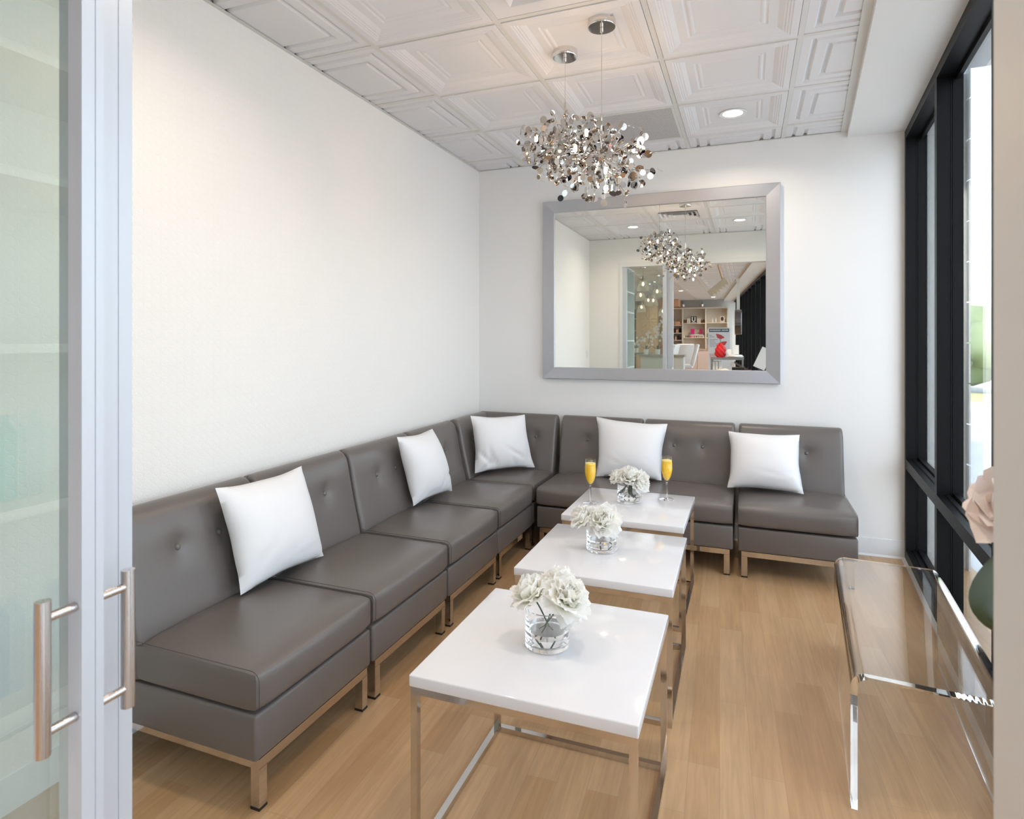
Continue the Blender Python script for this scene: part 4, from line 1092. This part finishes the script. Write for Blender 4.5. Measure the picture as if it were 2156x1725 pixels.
# glass bell pendants
M_bulb2 = emission('edison_glow', (1, .80, .56, 1), 14)
M_bell = thin_glass('bell_glass', (.90, .89, .87, 1), .08, .16, (.9, .86, .78, 1))
def bell(label, x, y, z):
    t = thing('bell_pendant', label, 'pendant lamp', (x, y, z), group='glass bell pendants in the salon')
    b = new_bm(); add_lathe(b, [(.035, .02), (.07, 0), (.095, -.06), (.115, -.16), (.112, -.16), (.092, -.06), (.068, -.004), (.035, .015), (.035, .02)], 28); obj('glass_shade', b, M_bell, t, smooth=50)
    b = new_bm(); add_lathe(b, [(0, .11), (.012, .11), (.035, .05), (.035, .01), (0, .01)], 16); obj('socket', b, M_steel, t, smooth=50)
    b = new_bm(); add_lathe(b, [(0, -.075), (.018, -.06), (.022, -.04), (.010, -.005), (0, .0)], 14); obj('bulb', b, M_bulb2, t, smooth=60)
    b = new_bm(); add_tube(b, [(0, 0, .10), (0, 0, H-z-.02)], .003, 6); obj('cord', b, M_grey, t)
    b = new_bm(); add_lathe(b, [(0, H-z), (.06, H-z), (.055, H-z-.03), (0, H-z-.03)], 20); obj('canopy', b, M_nickel, t, smooth=50)
for lab, x, y, z in (('largest glass bell pendant, nearest the sliding door glass', .21, -7.0, 2.46), ('glass bell pendant low behind the largest one', -.16, -9.0, 2.40), ('glass bell pendant beside the door stile, upper', .25, -8.6, 2.44), ('glass bell pendant in the middle of the cluster, smaller', -.22, -10.5, 2.38), ('glass bell pendant in the middle of the cluster, brighter', -.03, -10.0, 2.34), ('lowest glass bell pendant over the reception counter', -.40, -10.6, 2.22), ('glass bell pendant half hidden by the door stile', .06, -11.0, 2.13)):
    bell(lab, x, y, z)
# ribbed ceiling fixture and hanging drum
rf = thing('hanging_light_fixture', 'white ribbed light fixture hanging tilted from the salon ceiling', 'light fixture', (1.57, -5.6, 2.19))
b = new_bm(); pr = []
for k in range(6): pr += [(-.17+k*.068, .035), (-.17+k*.068+.05, .075), (-.17+k*.068+.06, .035)]
pr += [(.24, -.05), (-.17, -.05)]
add_prism(b, pr, 'y', -.10, .10)
mt = Matrix.Rotation(radians(-40), 4, 'Y') @ Matrix.Diagonal((.8, 1, -.9, 1))
for v in b.verts: v.co = mt @ v.co
obj('housing', b, pbr('fixture_beige', rgb(196, 182, 158), .5), rf)
b = new_bm(); add_tube(b, [(.09, 0, .14), (.03, 0, .35), (.03, 0, H-2.19)], .014, 8); obj('bracket', b, M_tan, rf, smooth=60)
dm = thing('hanging_drum', 'shiny black and silver drum hanging edge-on by the salon windows', 'hanging decoration', (1.84, -9.5, 1.76))
b = new_bm(); add_lathe(b, [(0, -.07), (.26, -.07), (.27, -.06), (.27, .06), (.26, .07), (0, .07)], 40)
for v in b.verts: v.co = Matrix.Rotation(pi/2, 4, 'Y') @ v.co
obj('drum', b, pbr('dark_chrome', (.20, .20, .22, 1), .18, metal=1), dm, smooth=40)
part_box('strap', dm, M_aluf, -.035, .03, -.004, .004, .262, 2.71-1.76)
# made-up salon ceiling lights, added to brighten the dark salon
for i, (x, y, lab) in enumerate(((1.40, -7.0, 'added recessed light brightening the salon, nearest the doorway'), (-.8, -7.2, 'added recessed light brightening the salon, over the reception side'), (.3, -13.0, 'added recessed light brightening the salon, before the shelving'), (-2.4, -10.0, 'added recessed light brightening the salon, on the west side'), (1.0, -16.0, 'added recessed light brightening the salon, nearest the far wall'), (-.6, -4.9, 'added recessed light brightening the salon, outside the sliding door'))):
    downlight(x, y, lab, z=H-.005, power=P_SAL, room='round recessed lights added to brighten the salon')

# ---------------------------------------------------------------- outside the glass
ZG = -.12
bm = new_bm(); add_box(bm, 2.2, 60, -40, 60, ZG-.2, ZG); obj('ground', bm, M_asphalt, kind='structure')
DIR = Vector((.281, .96, 0)).normalized()      # the way out past the window
def strip(name, d0, d1, z0, z1, mat, off=0., kind='structure', wid=30):
    c = Vector((2.0257, -4.48, 0)); r = Vector((.945, -.327, 0))
    f = Vector((.327, .945, 0))
    b = new_bm(); pts = [c+f*d0+r*-2, c+f*d0+r*wid, c+f*d1+r*wid, c+f*d1+r*-2]
    vs = [(p.x, p.y) for p in pts]
    add_prism(b, vs, 'z', z0, z1); return obj(name, b, mat, kind=kind)
bm = new_bm(); add_box(bm, 3.25, 9, -12, 6.3, ZG, ZG+.008); obj('path', bm, M_brickp, kind='structure')
tag(strip('kerb', 6.95, 7.25, ZG, ZG+.06, M_pav, kind=None), 'red painted kerb seen low through the window', 'kerb')
tag(strip('kerb', 16.4, 17.2, ZG, ZG+.10, M_white, kind=None), 'white kerb along the far side of the road', 'kerb')
strip('path.001', 7.25, 7.7, ZG, ZG+.02, M_white)
strip('lawn', 17.2, 20, ZG, ZG+.10, M_verge)
rnd = random.Random(9)
b = new_bm()
for i in range(46):
    r_ = rnd.uniform(.5, .95); k = rnd.uniform(-2, 26); dd = 20.5+rnd.uniform(-.5, .9)
    p = Vector((2.0257, -4.48, 0))+Vector((.327, .945, 0))*dd+Vector((.945, -.327, 0))*k; p.z = rnd.uniform(.2, 1.75)
    m_ = Matrix.Translation(p) @ Matrix.Rotation(rnd.uniform(0, 6), 4, 'Z') @ Matrix.Diagonal((1, 1, .85, 1))
    before = len(b.verts); bmesh.ops.create_icosphere(b, subdivisions=3, radius=r_, matrix=m_)
    b.verts.ensure_lookup_table()
    for v in b.verts[before:]:
        v.co += (v.co-p).normalized()*.10*sin(17*v.co.x+i)*sin(19*v.co.y)*sin(15*v.co.z)
hg = obj('hedge', b, M_hedge, smooth=50); tag(hg, 'sunlit green hedge across the road outside the window', 'hedge', kind='stuff')
wh = thing('warehouse', 'long low building with ribbed pale cladding beyond the hedge', 'building', (13, 27, ZG), radians(-19))
bm = new_bm(); add_box(bm, -6, 30, 0, 8, 0, 2.9); obj('wall', bm, M_pier, wh)
bm = new_bm()
for k in range(90): add_box(bm, -6.2+k*.4, -5.98+k*.4, -.08, -.02, 2.9, 3.75)
add_box(bm, -6.2, 30, -.02, 8, 2.9, 3.75); obj('roof_cladding', bm, M_bldg, wh)
# pier and overhang just outside
bm = new_bm(); add_box(bm, WX+.108, 3.262, -.06, .35, ZG, 3.0)
for k in range(13):
    z = ZG+.02+k*.245; add_box(bm, 3.262, 3.271, -.10, .35, z+.005, z+.240)
obj('wall_pier', bm, M_pier, kind='structure')
bm = new_bm(); add_box(bm, 3.15, 5.2, -.75, -.14, 3.0, 3.2); obj('roof_overhang', bm, M_pier, kind='structure')

# ---------------------------------------------------------------- light
w = bpy.data.worlds.new('sky'); SC.world = w; w.use_nodes = True; nt = w.node_tree; nt.nodes.clear()
wo = nt.nodes.new('ShaderNodeOutputWorld'); bg = nt.nodes.new('ShaderNodeBackground')
sky = nt.nodes.new('ShaderNodeTexSky'); sky.sky_type = 'NISHITA'; sky.sun_disc = False; sky.sun_elevation = radians(52); sky.sun_rotation = radians(180); sky.dust_density = 3; sky.air_density = 1
sc_ = nt.nodes.new('ShaderNodeVectorMath'); sc_.operation = 'SCALE'; sc_.inputs['Scale'].default_value = .12
nt.links.new(sky.outputs[0], sc_.inputs[0])
mx = nt.nodes.new('ShaderNodeMix'); mx.data_type = 'RGBA'; mx.inputs[0].default_value = .65; mx.inputs[7].default_value = (.81, .90, 1.0, 1)
nt.links.new(sc_.outputs[0], mx.inputs[6]); nt.links.new(mx.outputs[2], bg.inputs[0]); bg.inputs[1].default_value = 3.4
nt.links.new(bg.outputs[0], wo.inputs[0])
sun = bpy.data.lights.new('sun', 'SUN'); sun.energy = 4.5; sun.angle = radians(2); sun.color = (1, .95, .88)
so = bpy.data.objects.new('sun', sun); COL.objects.link(so)
so.rotation_euler = Vector((.06, .70, -.72)).to_track_quat('-Z', 'Y').to_euler()

# ---------------------------------------------------------------- camera
cam = bpy.data.cameras.new('camera'); co = bpy.data.objects.new('camera', cam); COL.objects.link(co); SC.camera = co
co.location = (2.0257, -4.4801, 1.391); co.rotation_euler = (radians(90), 0, .3704)
cam.sensor_fit = 'HORIZONTAL'; cam.sensor_width = 36; cam.lens = 1277.14/2156*36; cam.shift_x = 0; cam.shift_y = -(862.5-714.72)/2156
cam.clip_start = .02; cam.clip_end = 200
cam.dof.use_dof = True; cam.dof.focus_distance = 2.8; cam.dof.aperture_fstop = 6.3

SC.view_settings.view_transform = 'Standard'; SC.view_settings.look = 'None'; SC.view_settings.gamma = 1; SC.view_settings.use_curve_mapping = False
SC.view_settings.exposure = 0.37
cy = SC.cycles
cy.use_denoising = True; cy.denoiser = 'OPENIMAGEDENOISE'
cy.max_bounces = 40; cy.diffuse_bounces = 5; cy.glossy_bounces = 32; cy.transmission_bounces = 36; cy.transparent_max_bounces = 16
cy.sample_clamp_indirect = 6; cy.caustics_reflective = True; cy.caustics_refractive = True; cy.blur_glossy = .5
